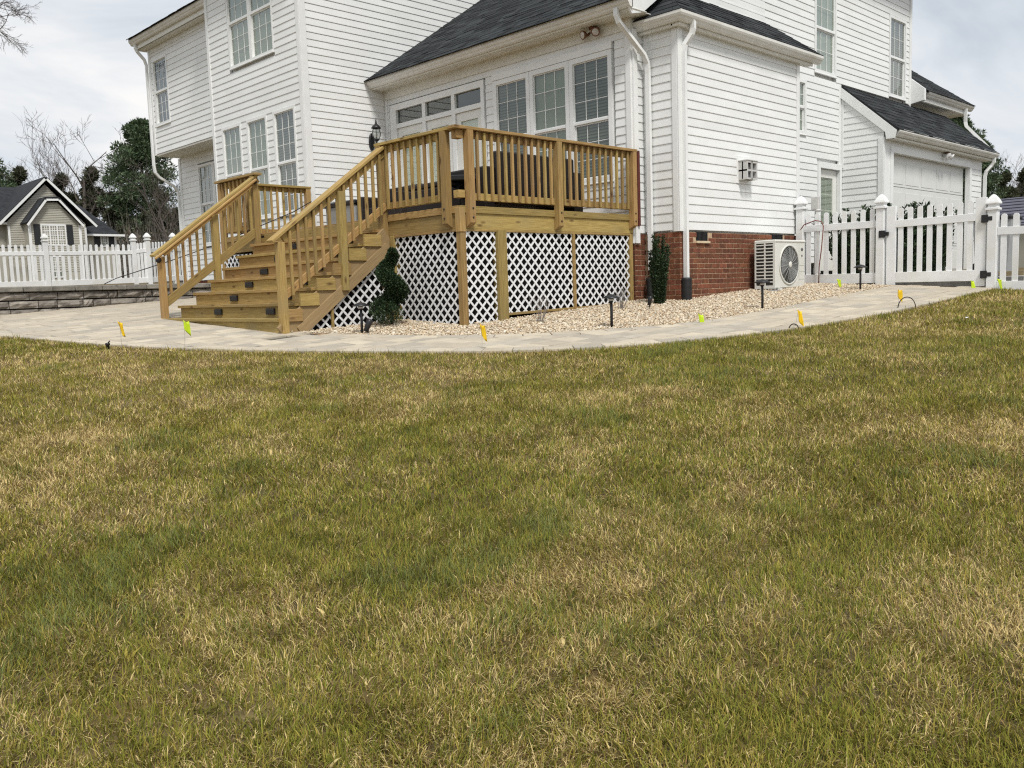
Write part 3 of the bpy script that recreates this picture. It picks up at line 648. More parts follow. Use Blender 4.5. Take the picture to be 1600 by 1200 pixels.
# brick foundation, each brick its own piece
bw = box('brick_foundation', house, X2+.006, 14.1, YA+.006, 8.2, -1.2, .735, mortar, 0)
BL, BH = .196, .0752
def bricks(face, c, a0, a1, holes=()):
    j = 0; z = .735-BH
    while z > -.62:
        a = a0-(BL/2 if j % 2 else 0)
        while a < a1-.01:
            s, e = max(a, a0), min(a+BL-.012, a1)
            m = (s+e)/2; u, v, d = pix(fr(face, c, m, 0, z+BH/2)); gp = fr(face, c, m, .05, z)
            if e-s > .03 and z+BH > zg(gp.x, gp.y)-.02 and not any(h0-.02 < m < h1+.02 and y0-.02 < z+BH/2 < y1+.02 for h0, h1, y0, y1 in holes):
                add('brick', boxmesh(round(e-s, 3), .05, BH-.012, brickm, .003), bw, fm(face, c, m, z+BH/2) @ Matrix.Translation((0, .025-.001*random.random()*3, 0)))
            a += BL
        z -= BH; j += 1
bricks('Y', YA, X2+.052, 14.1, [(11.07, 11.40, .60, .74), (13.20, 13.62, .60, .74)]); bricks('X', X2, YA, 8.03)
for a0, a1 in ((11.07, 11.38), (13.22, 13.60)):
    vn = wbox('crawl_vent', house, 'Y', YA, a0, a1, -.03, -.005, .61, .745, blackplastic)
    for k in range(9): wbox('slat', vn, 'Y', YA, a0+.01+k*(a1-a0-.02)/9, a0+.02+k*(a1-a0-.02)/9, -.005, .004, .615, .74, black, 0)
    wbox('vent_sill', vn, 'Y', YA, a0-.01, a1+.02, -.02, .03, .575, .607, sillm)
box('brick_pier', house, X4+.01, 12, 17.5, 21.08, -.6, .44, brickm, 0)
box('crawl_wall', house, XS+.006, X2+.05, 8.061, YT, -1, .93, mortar, 0); bricks('X', XS, 8.055, 8.45); bricks('Y', 8.055, XS+.052, X2)
box('sunroom_floor_edge', house, XS-.05, XS+.2, 8.06, YT, .86, .955, trim)

# roofs
def roof(name, A, B, C_, D, th=.04, row=.14, colr=((.011, .013, .015), (.042, .047, .050))):
    """slope with eave A-B and top D-C; shingle tabs laid in courses"""
    A, B, C_, D = map(V, (A, B, C_, D)); nrm = (B-A).cross(D-A).normalized()
    if nrm.z < 0: nrm = -nrm
    o = add(name, mesh([A, B, C_, D, A-nrm*th, B-nrm*th, C_-nrm*th, D-nrm*th], [(0, 1, 2, 3), (7, 6, 5, 4), (0, 4, 5, 1), (1, 5, 6, 2), (2, 6, 7, 3), (3, 7, 4, 0)], roofplate), house)
    sl = ((D-A)+(C_-B)).length/2; ea = (B-A).normalized(); rise = (D-A)-ea*(D-A).dot(ea); sl = rise.length; n = max(1, int(sl/row)); vs, fs, cs = [], [], []
    for i in range(n+1):
        t0, t1 = i/n-.012, min((i+1.0)/n+.02, 1.0)
        if t0 >= 1: break
        t0c = max(t0, -.02)
        l0, l1, q0, q1 = A.lerp(D, t0c), A.lerp(D, t1), B.lerp(C_, t0c), B.lerp(C_, t1); wdt = (q0-l0).length; s = -random.random()*.3
        while s < wdt:
            e_ = s+.14+random.random()*.22; f0, f1 = max(s, 0)/max(wdt, .01), min(e_-.006, wdt)/max(wdt, .01)
            if f1 > f0:
                h = .005+.007*random.random()+(.004 if random.random() < .4 else 0); b = len(vs)
                P = [l0.lerp(q0, f0), l0.lerp(q0, f1), l1.lerp(q1, f1), l1.lerp(q1, f0)]
                vs += [P[0]+nrm*h, P[1]+nrm*h, P[2]+nrm*.002, P[3]+nrm*.002, P[0]-nrm*.003, P[1]-nrm*.003]; k = random.random()
                cs += [tuple(colr[0][j]*(1-k)+colr[1][j]*k for j in range(3))+(1,)]*6; fs += [(b, b+1, b+2, b+3), (b+4, b+5, b+1, b), (b+4, b, b+3), (b+5, b+2, b+1)]
            s = e_
    me = mesh(vs, fs, shingle); a = me.color_attributes.new('Col', 'FLOAT_COLOR', 'POINT'); a.data.foreach_set('color', np.array(cs, np.float32).ravel())
    add('shingle_courses', me, o, kind='stuff'); return o
GP = [(.0, .0), (-.055, 0), (-.075, .018), (-.085, .04), (-.105, .058), (-.118, .085), (-.12, .125), (-.108, .128), (-.10, .10), (0, .10)]
def gutter(face, c, a0, a1, z):
    """K-style gutter whose back lies on plane c; outward is -c"""
    Wm = fm(face, c, (a0+a1)/2, z); h = abs(a1-a0)/2
    g = prism('gutter', house, GP, -h, h, gutterm, Wm)
    prism('drip_edge', g, [(.02, .142), (-.085, .134), (-.085, .141), (.02, .152)], -h, h, trim, Wm); return g
# sunroom
EZ = 3.90
roof('sunroom_roof', (9.98, 7.78, EZ+.05), (9.98, 13.93, EZ+.05), (14.2, 13.93, EZ+.05+.672*4.22), (14.2, 7.78, EZ+.05+.672*4.22))
gutter('X', 10.10, 7.78, 13.93, EZ-.10); box('eave_soffit', house, 10.09, XS+.02, 7.79, 13.93, 3.785, 3.80, soffit); box('fascia', house, 10.08, 10.10, 7.78, 13.93, 3.775, 3.95, soffit)
prism('rake_board', house, [(10.0, 3.86), (14.2, 3.86+.672*4.2), (14.2, 3.68+.672*4.2), (10.35, 3.78), (10.1, 3.72)], 7.80, 7.83, trim, Matrix(((0, 1, 0, 0), (1, 0, 0, 0), (0, 0, 1, 0), (0, 0, 0, 1))))
prism('gable_wall', house, [(10.42, 3.6), (14.1, 3.6), (14.1, 6.2), (10.42, 3.95)], 8.06, 8.10, vinyl, Matrix(((0, 1, 0, 0), (1, 0, 0, 0), (0, 0, 1, 0), (0, 0, 0, 1))))
box('rake_soffit', house, 10.1, XS+.2, 7.80, 8.07, 3.775, 3.79, soffit)
# kitchen block: two slopes with a hip, gutter round the corner
kz = 3.72
roof('kitchen_roof', (10.45, 7.24, kz), (14.56, 7.24, kz), (14.25, 8.06, kz+.63), (11.27, 8.06, kz+.63)); roof('kitchen_hip_roof', (10.45, 8.15, kz), (10.45, 7.24, kz), (11.27, 8.06, kz+.63), (11.35, 8.15, kz+.66))
def mitred(name, par, prof, z, mat):
    vs, n = [], len(prof)
    for st in range(3):
        for y, zz in prof: o = -y; vs.append(((10.56-o, 8.16, z+zz), (10.56-o, 7.35-o, z+zz), (14.56, 7.35-o, z+zz))[st])
    return add(name, mesh(vs, [tuple(range(n)), tuple(range(2*n, 3*n))[::-1]]+[(s*n+i, (s+1)*n+i, (s+1)*n+(i+1) % n, s*n+(i+1) % n) for s in range(2) for i in range(n)], mat), par)
kg = mitred('gutter', house, GP, kz-.13, gutterm); mitred('drip_edge', kg, [(.02, .142), (-.085, .134), (-.085, .141), (.02, .152)], kz-.13, trim)
box('eave_soffit', house, 10.55, 14.40, 7.34, YA+.03, 3.555, 3.585, soffit); box('eave_soffit', house, 10.55, X2+.03, YA, 8.13, 3.556, 3.584, soffit)
box('fascia', house, 10.56, 14.40, 7.345, 7.365, 3.545, 3.72, soffit); box('fascia', house, 10.555, 10.575, 7.37, 8.13, 3.545, 3.72, soffit)
# left wing
roof('wing_roof', (8.60, 17.46, 6.06), (8.60, 21.30, 6.06), (12.6, 21.30, 8.6), (12.6, 17.46, 8.6)); gutter('X', 8.72, 17.46, 21.30, 5.91)
box('eave_soffit', house, 8.70, X3+.03, 17.46, 21.20, 5.80, 5.83, soffit); box('fascia', house, 8.715, 8.735, 17.46, 21.25, 5.80, 6.05, soffit)
# tower and main roofs, above the picture
roof('tower_roof', (8.3, 13.6, 6.45), (8.3, 17.8, 6.45), (11.4, 15.7, 8.6), (11.4, 15.7, 8.6)); box('eave_soffit', house, 8.35, XT+.03, 13.6, 17.8, 6.42, 6.445, soffit)
box('upper_storey_mass', house, 13.2, 20.2, 8.2, 21, 3, 6.42, vinyl); roof('main_roof', (12.4, 7.6, 6.46), (20.6, 7.6, 6.46), (19.0, 14, 10.5), (14, 14, 10.5))
# garage shed roof and far wing
roof('garage_roof', (XG-.02, 6.94, 2.72), (22.52, 6.94, 2.72), (22.3, 8.06, 3.70), (XG-.02, 8.06, 3.70)); gutter('Y', 7.05, XG+.02, 22.55, 2.60)
box('eave_soffit', house, XG+.05, 22.45, 7.04, YG+.06, 2.555, 2.59, soffit); box('fascia', house, XG+.05, 22.45, 7.05, 7.07, 2.55, 2.72, soffit)
prism('rake_board', house, [(6.97, 2.70), (8.05, 3.66), (8.05, 3.46), (7.18, 2.69), (7.16, 2.56), (7.0, 2.56)], XG-.05, XG-.02, trim)
roof('front_wing_roof', (20.28, 7.78, 4.02), (23.4, 7.78, 4.02), (23.1, 9.4, 5.25), (20.28, 9.4, 5.25)); gutter('Y', 7.9, 20.6, 23.42, 3.90)
box('eave_soffit', house, 20.3, 23.3, 7.88, 8.34, 3.80, 3.83, soffit); box('fascia', house, 20.33, 23.3, 7.9, 7.92, 3.79, 4.0, trim)

# downspouts
SP = [(-.034, -.025), (.034, -.025), (.034, .025), (-.034, .025)]
def spout(pts, boot=None, up0=(0, 1, 0)):
    o = tube('downspout', house, pts, 1., trim, prof=SP, up0=up0)
    if boot:
        x, y, z0, z1 = boot; n = 12; pr_ = []
        for i in range(n+1): pr_.append((.070+(.008 if i % 2 else 0), (z1-z0)*i/n))
        lathe('drain_boot', o, pr_, blackplastic, (x, y, z0), 12)
    return o
spout([(10.03, 8.02, 3.83), (10.03, 8.02, 3.74), (10.06, 8.0, 3.64), (10.52, 7.93, 3.26), (10.59, 7.92, 3.15), (10.60, 7.92, 3.0), (10.60, 7.92, .2)], (10.60, 7.92, -.35, .10))
spout([(10.80, 7.28, 3.62), (10.80, 7.28, 3.52), (10.79, 7.30, 3.45), (10.745, 7.38, 3.32), (10.735, 7.395, 3.22), (10.735, 7.395, .0)], (10.735, 7.395, -.32, .08))
spout([(8.68, 21.12, 5.93), (8.68, 21.12, 5.84), (8.72, 21.12, 5.76), (8.86, 21.1, 5.60), (8.90, 21.1, 5.48), (8.90, 21.1, 3.18), (8.92, 21.1, 3.02), (9.02, 21.12, 2.92), (9.36, 21.14, 2.74), (9.47, 21.16, 2.62), (9.48, 21.16, 2.4), (9.48, 21.16, .1)])
spout([(22.4, 7.0, 2.62), (22.4, 7.0, 2.52), (22.4, 7.05, 2.45), (22.33, 7.14, 2.32), (22.32, 7.16, 2.2), (22.32, 7.16, .1)])
spout([(23.0, 7.84, 3.92), (23.0, 7.84, 3.60), (22.95, 7.8, 3.5), (22.6, 7.1, 2.78)])
# dryer vent
vh = wbox('vent_hood', house, 'Y', YA, 12.16, 12.56, -.01, .02, 1.50, 1.92, trim)
wmulti('hood_cage', vh, 'Y', YA, [(12.20, 12.225, .02, .17, 1.55, 1.83), (12.47, 12.50, .02, .17, 1.55, 1.83), (12.33, 12.355, .15, .17, 1.55, 1.83), (12.225, 12.47, .15, .17, 1.80, 1.83), (12.225, 12.47, .15, .17, 1.55, 1.575), (12.225, 12.47, .15, .168, 1.675, 1.70)], ventm)
wmulti('hood_side_bars', vh, 'Y', YA, [(12.20, 12.215, .021, .169, 1.675, 1.70), (12.20, 12.22, .08, .1, 1.56, 1.82)], ventm)
wbox('hood_duct', vh, 'Y', YA, 12.23, 12.46, .02, .13, 1.57, 1.79, ventin)
wbox('hood_top', vh, 'Y', YA, 12.19, 12.51, .02, .18, 1.83, 1.845, ventm)
# maroon board beside the deck end
box('maroon_trim_board', house, XS+.02, XS+.07, 7.99, 8.03, .85, 1.92, maroon)

# ------------------------------------------------------------------ deck and stairs
XD, YD, DZ = 7.03, 8.046, 1.0
deck = thing('deck', 'raised treated pine deck with wide stairs, picket railings and white lattice skirt', 'deck', (8, 10, -.4))
for i in range(24):
    x = XD+.03+i*.14; ym = 14.0 if x < 8.5 else 13.9
    bar('decking_board', deck, (x+.068, 8.07, DZ-.018), (x+.068, ym, DZ-.018), .135, .034, deckbd)
bar('rim_board', deck, (XD+.02, YD+.02, .833), (10.36, YD+.02, .833), .038, .185, wood); bar('rim_board', deck, (XD+.021, YD+.045, .833), (XD+.021, 14.0, .833), .038, .185, wood)
bar('edge_trim', deck, (XD+.0, YD+.0, .967), (10.36, YD+.0, .967), .036, .085, wood); bar('edge_trim', deck, (XD, YD+.02, .967), (XD, 9.46, .967), .036, .085, wood); bar('edge_trim', deck, (XD, 12.92, .967), (XD, 14.0, .967), .036, .085, wood)
bar('rim_board', deck, (XD+.04, 13.98, .833), (8.62, 13.98, .833), .038, .185, wood)
for x in np.arange(7.6, 10.3, .6): bar('joist', deck, (x, 8.1, .84), (x, 13.9, .84), .038, .18, wood)
bar('lattice_head', deck, (XD+.05, YD+.012, .725), (10.3, YD+.012, .725), .03, .03, wood); bar('lattice_head', deck, (XD+.012, YD+.05, .725), (XD+.012, 9.46, .725), .03, .03, wood)
PW = .089
def post(p, z0, z1, d=(0, 0), name='post', bolts=True, bevel=True):
    """4x4 post; chamfered foot when it hangs outside the rim"""
    x, y = p; h = PW/2; out = d
    od = V((d[0], d[1], 0)); sd = V((-d[1], d[0], 0)); L_ = z1-z0
    pl = [(-L_/2+.05, h), (-L_/2, -h), (L_/2, -h), (L_/2, h)]      # (along, outward)
    vs = [(a, sgn*h, o_) for sgn in (-1, 1) for a, o_ in pl]
    fs = [(0, 1, 2, 3), (7, 6, 5, 4)]+[(i, 4+i, 4+(i+1) % 4, (i+1) % 4) for i in range(4)]
    Wm = Matrix(((0, sd.x, od.x, x), (0, sd.y, od.y, y), (1, 0, 0, (z0+z1)/2), (0, 0, 0, 1)))
    o = add(name, mesh(vs, fs, wood), deck, Wm)
    if bolts and d != (0, 0):
        for dz in (.11, .22):
            c = V((x, y, z0+dz))+V((d[0], d[1], 0))*(h+.002)
            lathe('bolt', o, [(.012, 0), (.012, .006), (.006, .009)], black, k=8, Wm=frame(c, (0, 0, 1), (1, 0, 0)) @ Matrix.Rotation(math.pi/2 if d[1] else math.pi, 4, 'X') if False else Matrix.Translation(c) @ V((0, 0, 1)).rotation_difference(V((d[0], d[1], 0))).to_matrix().to_4x4())
    return o
RT = 1.93
post((7.16, YD-.05), .755, RT-.04, (0, -1)); post((8.72, YD-.05), .755, RT-.04, (0, -1)); post((10.30, YD-.05), .80, RT-.04, (0, -1))
post((XD-.05, 8.22), .755, RT-.04, (-1, 0))
box('post', deck, XD-.09, XD, 9.47, 9.56, -.45, RT-.04, wood); box('post', deck, XD-.09, XD, 12.82, 12.91, .1, RT-.04, wood); box('post', deck, XD-.05, XD+.04, 14.0, 14.09, .2, RT-.04, wood); box('post', deck, 8.52, 8.61, 13.84, 13.93, .8, RT-.05, wood)
box('corner_block', deck, XD-.02, XD+.07, YD-.02, YD+.07, .70, .99, wood); box('corner_block', deck, XD-.03, XD+.07, YD-.03, YD+.07, 1.10, 1.19, wood); box('corner_block', deck, XD-.03, XD+.07, YD-.03, YD+.07, RT-.14, RT-.04, wood)
box('deck_support', deck, XD-.01, XD+.075, YD-.01, YD+.075, -.75, .70, wood); box('deck_support', deck, 7.62, 7.77, YD-.025, YD+.12, -.75, .735, wood); box('deck_support', deck, XD-.01, XD+.08, 9.36, 9.45, -.75, .735, wood); box('deck_support', deck, 10.27, 10.33, YD-.01, YD+.08, -.7, .735, wood); box('deck_support', deck, 9.03, 9.075, YD-.01, YD+.03, -.6, .71, wood)
def cap(a, b, w=.135): return bar('top_cap', deck, a, b, w, .036, wood)
cap((XD-.1, YD-.015, RT-.018), (10.38, YD-.015, RT-.018)); cap((XD-.015, YD+.055, RT-.019), (XD-.015, 9.60, RT-.019)); cap((XD-.02, 12.76, RT-.012), (XD-.02, 14.12, RT-.012)); cap((XD+.06, 13.90, RT-.03), (8.62, 13.90, RT-.03))
def railing(p0, p1, out, n, inset=(.06, .06), zt=RT-.036, zb=1.12):
    """level railing: two flat rails with square balusters fixed on the outside"""
    p0, p1, out = V((*p0, 0)), V((*p1, 0)), V((*out, 0))
    for z in (zt-.045, zb): bar('rail', deck, p0+V((0, 0, z)), p1+V((0, 0, z)), .036, .086, wood)
    L_ = (p1-p0).length; d = (p1-p0).normalized()
    for i in range(n):
        c = p0+d*(inset[0]+(L_-sum(inset))*i/(n-1))+out*.036
        bar('baluster', deck, c+V((0, 0, zb-.04)), c+V((0, 0, zt-.01)), .034, .034, wood, up=(1, 0, 0), bev=.002)
railing((7.16, YD), (8.72, YD), (0, -1), 12, (.15, .12)); railing((8.72, YD), (10.30, YD), (0, -1), 12, (.13, .10))
railing((XD, 8.22), (XD, 9.52), (-1, 0), 9, (.14, .12)); railing((XD, 12.87), (XD, 14.05), (-1, 0), 8, (.12, .12)); railing((XD, 13.93), (8.56, 13.93), (0, -1), 12, (.12, .12))
# stairs
SY0, SY1, NT, RUN, RISE, SX, SZ = 9.53, 12.76, 7, .243, .181, 5.35, -.262
for i in range(NT):
    x, z = SX+i*RUN, SZ+i*RISE
    y0, y1 = (SY0-.02, SY1+.14) if i == 0 else (SY0-.03, SY1+.035)
    bar('tread', deck, (x+.145, y0, z-.019), (x+.145, y1, z-.019), .29, .038, wood)
    zb = z-.038-(.143 if i else .32); rs = bar('riser', deck, (x+.05, SY0-.01, (z-.038+zb)/2), (x+.05, SY1+(.12 if i == 0 else .01), (z-.038+zb)/2), .03, z-.038-zb, wood)
    if 0 < i < 7:
        for yy in (11.55-i*.0, 10.12): 
            lt = bar('step_light', deck, (x+.022, yy-.10, z-.10), (x+.022, yy+.10, z-.10), .03, .078, black); 
            for k in range(3): bar('louvre', lt, (x+.005, yy-.09, z-.12+k*.02), (x+.005, yy+.09, z-.12+k*.02), .006, .008, blackplastic)
bar('riser', deck, (XD-.02, SY0, .87), (XD-.02, SY1-.1, .87), .03, .2, wood)
slope = V((RUN, 0, RISE)).normalized(); sn = V((-RISE, 0, RUN)).normalized()
def along(x, y, dz=0): return V((x, y, SZ+(x-SX)/RUN*RISE+dz))
for yy, dz_ in ((9.475, -.25), (12.35, -.40)): 
    p0, p1 = along(5.50, yy, dz_), along(7.02, yy, dz_); bar('stringer', deck, p0-slope*.12, p1, .038, .26, woodd, up=sn)
bar('stringer_trim', deck, along(5.62, 9.448, -.37), along(7.0, 9.448, -.37), .02, .14, woodd, up=sn)
for i in range(NT-1):
    x, z = SX+i*RUN, SZ+i*RISE
    box('step_side', deck, x+.05, x+.05+RUN+.02, 9.43, 9.47, z-.04, z+.11, wood)
for yy, lft in ((9.47, False), (12.865, True)):
    h = PW/2
    box('post', deck, 5.38, 5.47, yy-h, yy+h, -.62, .64, wood); box('post', deck, 6.24, 6.33, yy-h-(.03 if not lft else 0), yy+h-(.03 if not lft else 0), .05 if not lft else .22, 1.27, wood)
    e0, e1 = V((5.30, yy, .645)), V((7.04, yy, 1.915))
    sd = (e1-e0).normalized(); up = V((-sd.z, 0, sd.x))
    bar('stair_cap', deck, e0, e1, .135, .036, wood, up=up)
    for off in (-.065,): bar('stair_rail', deck, e0+up*off+sd*.15, e1+up*off-sd*.03, .036, .086, wood, up=up)
    b0, b1 = V((5.42, yy, -.02 if not lft else -.06)), V((7.0, yy, 1.13 if not lft else 1.05)); bar('stair_bottom_rail', deck, b0, b1, .036, .088 if not lft else .12, wood, up=up)
    for i in range(13):
        if i == 6: continue
        x = 5.545+i*.113; zb = b0.z+(x-b0.x)*(b1.z-b0.z)/(b1.x-b0.x); zt = e0.z+(x-e0.x)*(e1.z-e0.z)/(e1.x-e0.x); o = -.036 if not lft else 0
        if lft: zb += .05
        bar('baluster', deck, (x, yy+o, zb-.06), (x, yy+o, zt-.045), .034, .034, wood, up=(1, 0, 0), bev=.002)
    if lft:
        g0, g1 = V((5.30, yy-.10, .60)), V((6.98, yy-.10, 1.83)); bar('grab_rail', deck, g0, g1, .04, .04, wood, up=up, bev=.014)
        for p in (g0+sd*.06+V((0, 0, -.05)), g1+V((-.02, .02, -.03))): lathe('rail_bracket', deck, [(.0, -.02), (.03, -.018), (.045, 0), (.03, .018), (0, .02)], black, k=12, Wm=Matrix.Translation(p) @ Matrix.Rotation(math.pi/2, 4, 'X'))
# lattice
LP, LW = .0955, .0262
def lattice(face, c, poly, backed=True):
    """two crossed layers of diagonal laths clipped to a convex panel in (along, z)"""
    P = [np.array(p, float) for p in poly]; pn = thing2('lattice_panel', deck, fr(face, c, P[0][0], 0, P[0][1]))
    ctr = sum(P)/len(P)
    for s in (1, -1):
        d = np.array([1, s])/2**.5; n = np.array([-s, 1])/2**.5; vals = [p@n for p in P]; k0, k1 = int(min(vals)/LP)-1, int(max(vals)/LP)+1
        for k in range(k0, k1+1):
            q = P
            q = clip(q, n, k*LP-LW/2); 
            if len(q) >= 3: q = clip(q, -n, -(k*LP+LW/2))
            if len(q) < 3: continue
            q = [a for i, a in enumerate(q) if np.hypot(*(a-q[i-1])) > .002]
            if len(q) < 3: continue
            o0, o1 = (-.002, .002) if s > 0 else (.002, .006); m = len(q)
            vs = [fr(face, c, a[0], o0, a[1]) for a in q]+[fr(face, c, a[0], o1, a[1]) for a in q]
            add('lath', mesh(vs, [tuple(range(m))[::-1], tuple(range(m, 2*m))]+[(i, (i+1) % m, m+(i+1) % m, m+i) for i in range(m)], latm), pn)
    m = len(P)
    add('lattice_shade_sheet', mesh([fr(face, c, a[0], -.05, a[1]) for a in P]+[fr(face, c, a[0], -.055, a[1]) for a in P], [tuple(range(m))[::-1], tuple(range(m, 2*m))]+[(i, (i+1) % m, m+(i+1) % m, m+i) for i in range(m)], darkfill), pn)  # black sheet stands in for the darkness behind the laths
def thing2(name, parent, loc): return add(name, None, parent, Matrix.Translation(V(loc)))
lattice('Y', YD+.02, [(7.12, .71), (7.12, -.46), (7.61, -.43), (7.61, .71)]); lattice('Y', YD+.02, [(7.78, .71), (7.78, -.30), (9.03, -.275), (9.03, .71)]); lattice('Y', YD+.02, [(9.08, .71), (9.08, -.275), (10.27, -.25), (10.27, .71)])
bar('lattice_sill', deck, (7.78, YD+.015, -.315), (10.27, YD+.015, -.265), .03, .032, wood)
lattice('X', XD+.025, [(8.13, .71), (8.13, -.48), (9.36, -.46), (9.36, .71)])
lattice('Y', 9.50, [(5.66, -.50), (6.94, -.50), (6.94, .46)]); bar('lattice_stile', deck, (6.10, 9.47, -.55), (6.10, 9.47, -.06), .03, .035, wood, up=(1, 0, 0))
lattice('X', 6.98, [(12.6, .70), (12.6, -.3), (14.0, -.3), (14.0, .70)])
box('under_deck_shade_sheet', deck, 8.4, 8.45, 8.2, 13.9, -.6, .7, darkfill, 0)  # black sheet added to darken the space under the deck

# ------------------------------------------------------------------ fences
def picket_mesh(w, h, t, mat=None):
    k = ('pk', round(w, 3), round(h, 3))
    if k not in _bc:
        pts = [(-w/2, 0), (w/2, 0), (w/2, h-w*.42), (w*.36, h-w*.14), (w*.18, h-.004), (0, h), (-w*.18, h-.004), (-w*.36, h-w*.14), (-w/2, h-w*.42)]; n = len(pts)
        vs = [(-t/2, y, z) for y, z in pts]+[(t/2, y, z) for y, z in pts]
        _bc[k] = mesh(vs, [tuple(range(n))[::-1], tuple(range(n, 2*n))]+[(i, (i+1) % n, n+(i+1) % n, n+i) for i in range(n)], pvc)
    return _bc[k]
def fpost(par, p, z0, z1, w=.127):
    x, y = p; a = math.atan2(*(WM[par].to_3x3() @ V((0, 1, 0))).xy) if False else 0
    o = box('post', par, x-w/2, x+w/2, y-w/2, y+w/2, z0, z1, pvc, .006); h = w*.5
    prof = [(h*1.32, 0), (h*1.32, .028), (h*.98, .036), (h*.90, .075), (h*1.35, .088), (h*1.35, .10), (h*1.22, .125), (h*.8, .175), (h*.3, .215), (.0, .225)]
    vs, fs = [], []; k = 4
    for r, z in prof: vs += [(r*c, r*s, z) for c, s in ((1, 1), (-1, 1), (-1, -1), (1, -1))]
    for j in range(len(prof)-1): fs += [(j*k+i, j*k+(i+1) % k, (j+1)*k+(i+1) % k, (j+1)*k+i) for i in range(k)]
    fs.append((3, 2, 1, 0)); add('post_cap', mesh(vs, fs, pvc), o, Matrix.Translation((x, y, z1))); return o
def fence_run(par, a, b, ztop, zbot, n, rt=.19, rb=.0, rh=.11, bh=.16):
    """pickets and rails between two ground points; heights may differ end to end"""
    a, b = V((*a, 0)), V((*b, 0)); d = b-a; yaw = math.atan2(d.y, d.x)
    zt = lambda t: ztop[0]+(ztop[1]-ztop[0])*t
    zb = lambda t: zbot[0]+(zbot[1]-zbot[0])*t
    bar('rail', par, a+V((0, 0, zt(0)-rt-rh/2)), b+V((0, 0, zt(1)-rt-rh/2)), .05, rh, pvc); bar('rail', par, a+V((0, 0, zb(0)+bh/2)), b+V((0, 0, zb(1)+bh/2)), .05, bh, pvc)
    for i in range(n):
        t = (i+.5)/n; p = a+d*t; hgt = zt(t)-zb(t)-bh*.6
        add('picket', picket_mesh(.076, round(hgt, 2), .022), par, Matrix.Translation((p.x, p.y, zt(t)-round(hgt, 2))) @ Matrix.Rotation(yaw-math.pi/2, 4, 'Z'))
f1 = thing('picket_fence', 'white vinyl picket fence section between the house corner and the gate', 'fence', (14, 6.6, 0), 'white vinyl picket fences')
fpost(f1, (14.0, 7.34), -.2, 1.16); fpost(f1, (14.0, 5.985), -.4, 1.06); fence_run(f1, (14.0, 7.28), (14.0, 6.05), (1.08, 1.07), (-.09, -.10), 8)
g1 = thing('picket_gate', 'wide white picket gate with black hinges at the end of the path', 'gate', (14, 5.2, 0))
box('stile', g1, 13.975, 14.03, 5.755, 5.895, -.14, 1.08, pvc); box('stile', g1, 13.975, 14.03, 4.455, 4.60, -.19, 1.09, pvc); fence_run(g1, (14.0, 5.755), (14.0, 4.60), (1.05, 1.06), (-.10, -.11), 8, rt=.19)
for y, z in ((4.43, .78), (4.43, -.02), (5.92, .66)):
    hg = box('hinge', g1, 13.925, 13.965, y-.015, y+.075, z-.055, z+.055, black); box('hinge_leaf', hg, 13.93, 13.97, y-.07, y-.014, z-.03, z+.03, black)
f2 = thing('picket_fence', 'white picket fence continuing right of the gate past a parked car', 'fence', (14, 3.5, -.2), 'white vinyl picket fences')
fpost(f2, (14.0, 4.365), -.5, .90); fence_run(f2, (14.0, 4.30), (14.0, 2.1), (.84, .80), (-.28, -.32), 14); fpost(f2, (14.0, 2.03), -.6, .86)
f3 = thing('picket_fence', 'long white picket fence on the rise behind the block retaining wall', 'fence', (8, 27.2, .5), 'white vinyl picket fences')
for x, z in ((5.75, .5), (8.20, .53), (10.66, .58)): fpost(f3, (x, 27.2), z-.3, z+1.24)
fence_run(f3, (5.81, 27.2), (8.14, 27.2), (1.66, 1.68), (.48, .51), 15); fence_run(f3, (8.26, 27.2), (10.6, 27.2), (1.68, 1.72), (.51, .56), 15)
f3b = thing('picket_fence', 'short white picket fence run angling from the corner post to the house', 'fence', (11.5, 27.6, .5), 'white vinyl picket fences')
for x, y, z in ((11.05, 27.1, .55), (12.15, 27.8, .62)): fpost(f3b, (x, y), z-.3, z+1.29)
fence_run(f3b, (10.72, 27.15), (11.0, 27.1), (1.75, 1.78), (.55, .56), 3); fence_run(f3b, (11.1, 27.15), (12.1, 27.75), (1.78, 1.86), (.56, .62), 8); fence_run(f3b, (12.2, 27.85), (13.2, 28.5), (1.86, 1.9), (.62, .66), 8)

# ------------------------------------------------------------------ retaining wall
rw = thing('retaining_wall', 'low wall of rough grey concrete blocks with cap stones beside the patio', 'retaining wall', (5, 16.4, -.1))
box('block_core', rw, .5, 8.6, 16.39, 16.60, -.5, .17, darkfill, 0)
for j in range(4):
    z = -.34+j*.14; x = .6+random.random()*.3
    while x < 8.5:
        w = random.choice([.45, .42, .30, .45, .17]); nx_, nz_ = 5, 3; vs, fs = [], []; g = .007
        hh = .132
        for b in range(nz_+1):
            for a in range(nx_+1):
                u, v = a/nx_, b/nz_; edge = a in (0, nx_) or b in (0, nz_)
                vs.append((x+g+u*(w-2*g), 16.30+.012*j+(.026 if edge else 0)+random.uniform(-.016, .012), z+g+v*(hh-2*g)))
        for b in range(nz_):
            for a in range(nx_): i = b*(nx_+1)+a; fs.append((i, i+1, i+nx_+2, i+nx_+1))
        n0 = len(vs); rim = [a for a in range(nx_+1)]+[b*(nx_+1)+nx_ for b in range(1, nz_+1)]+[nz_*(nx_+1)+a for a in range(nx_-1, -1, -1)]+[b*(nx_+1) for b in range(nz_-1, 0, -1)]
        vs += [(vs[i][0], 16.50, vs[i][2]) for i in rim]; m = len(rim)
        fs += [(rim[i], n0+i, n0+(i+1) % m, rim[(i+1) % m]) for i in range(m)]
        add('block', mesh(vs, fs, blockm), rw); x += w
x = .5
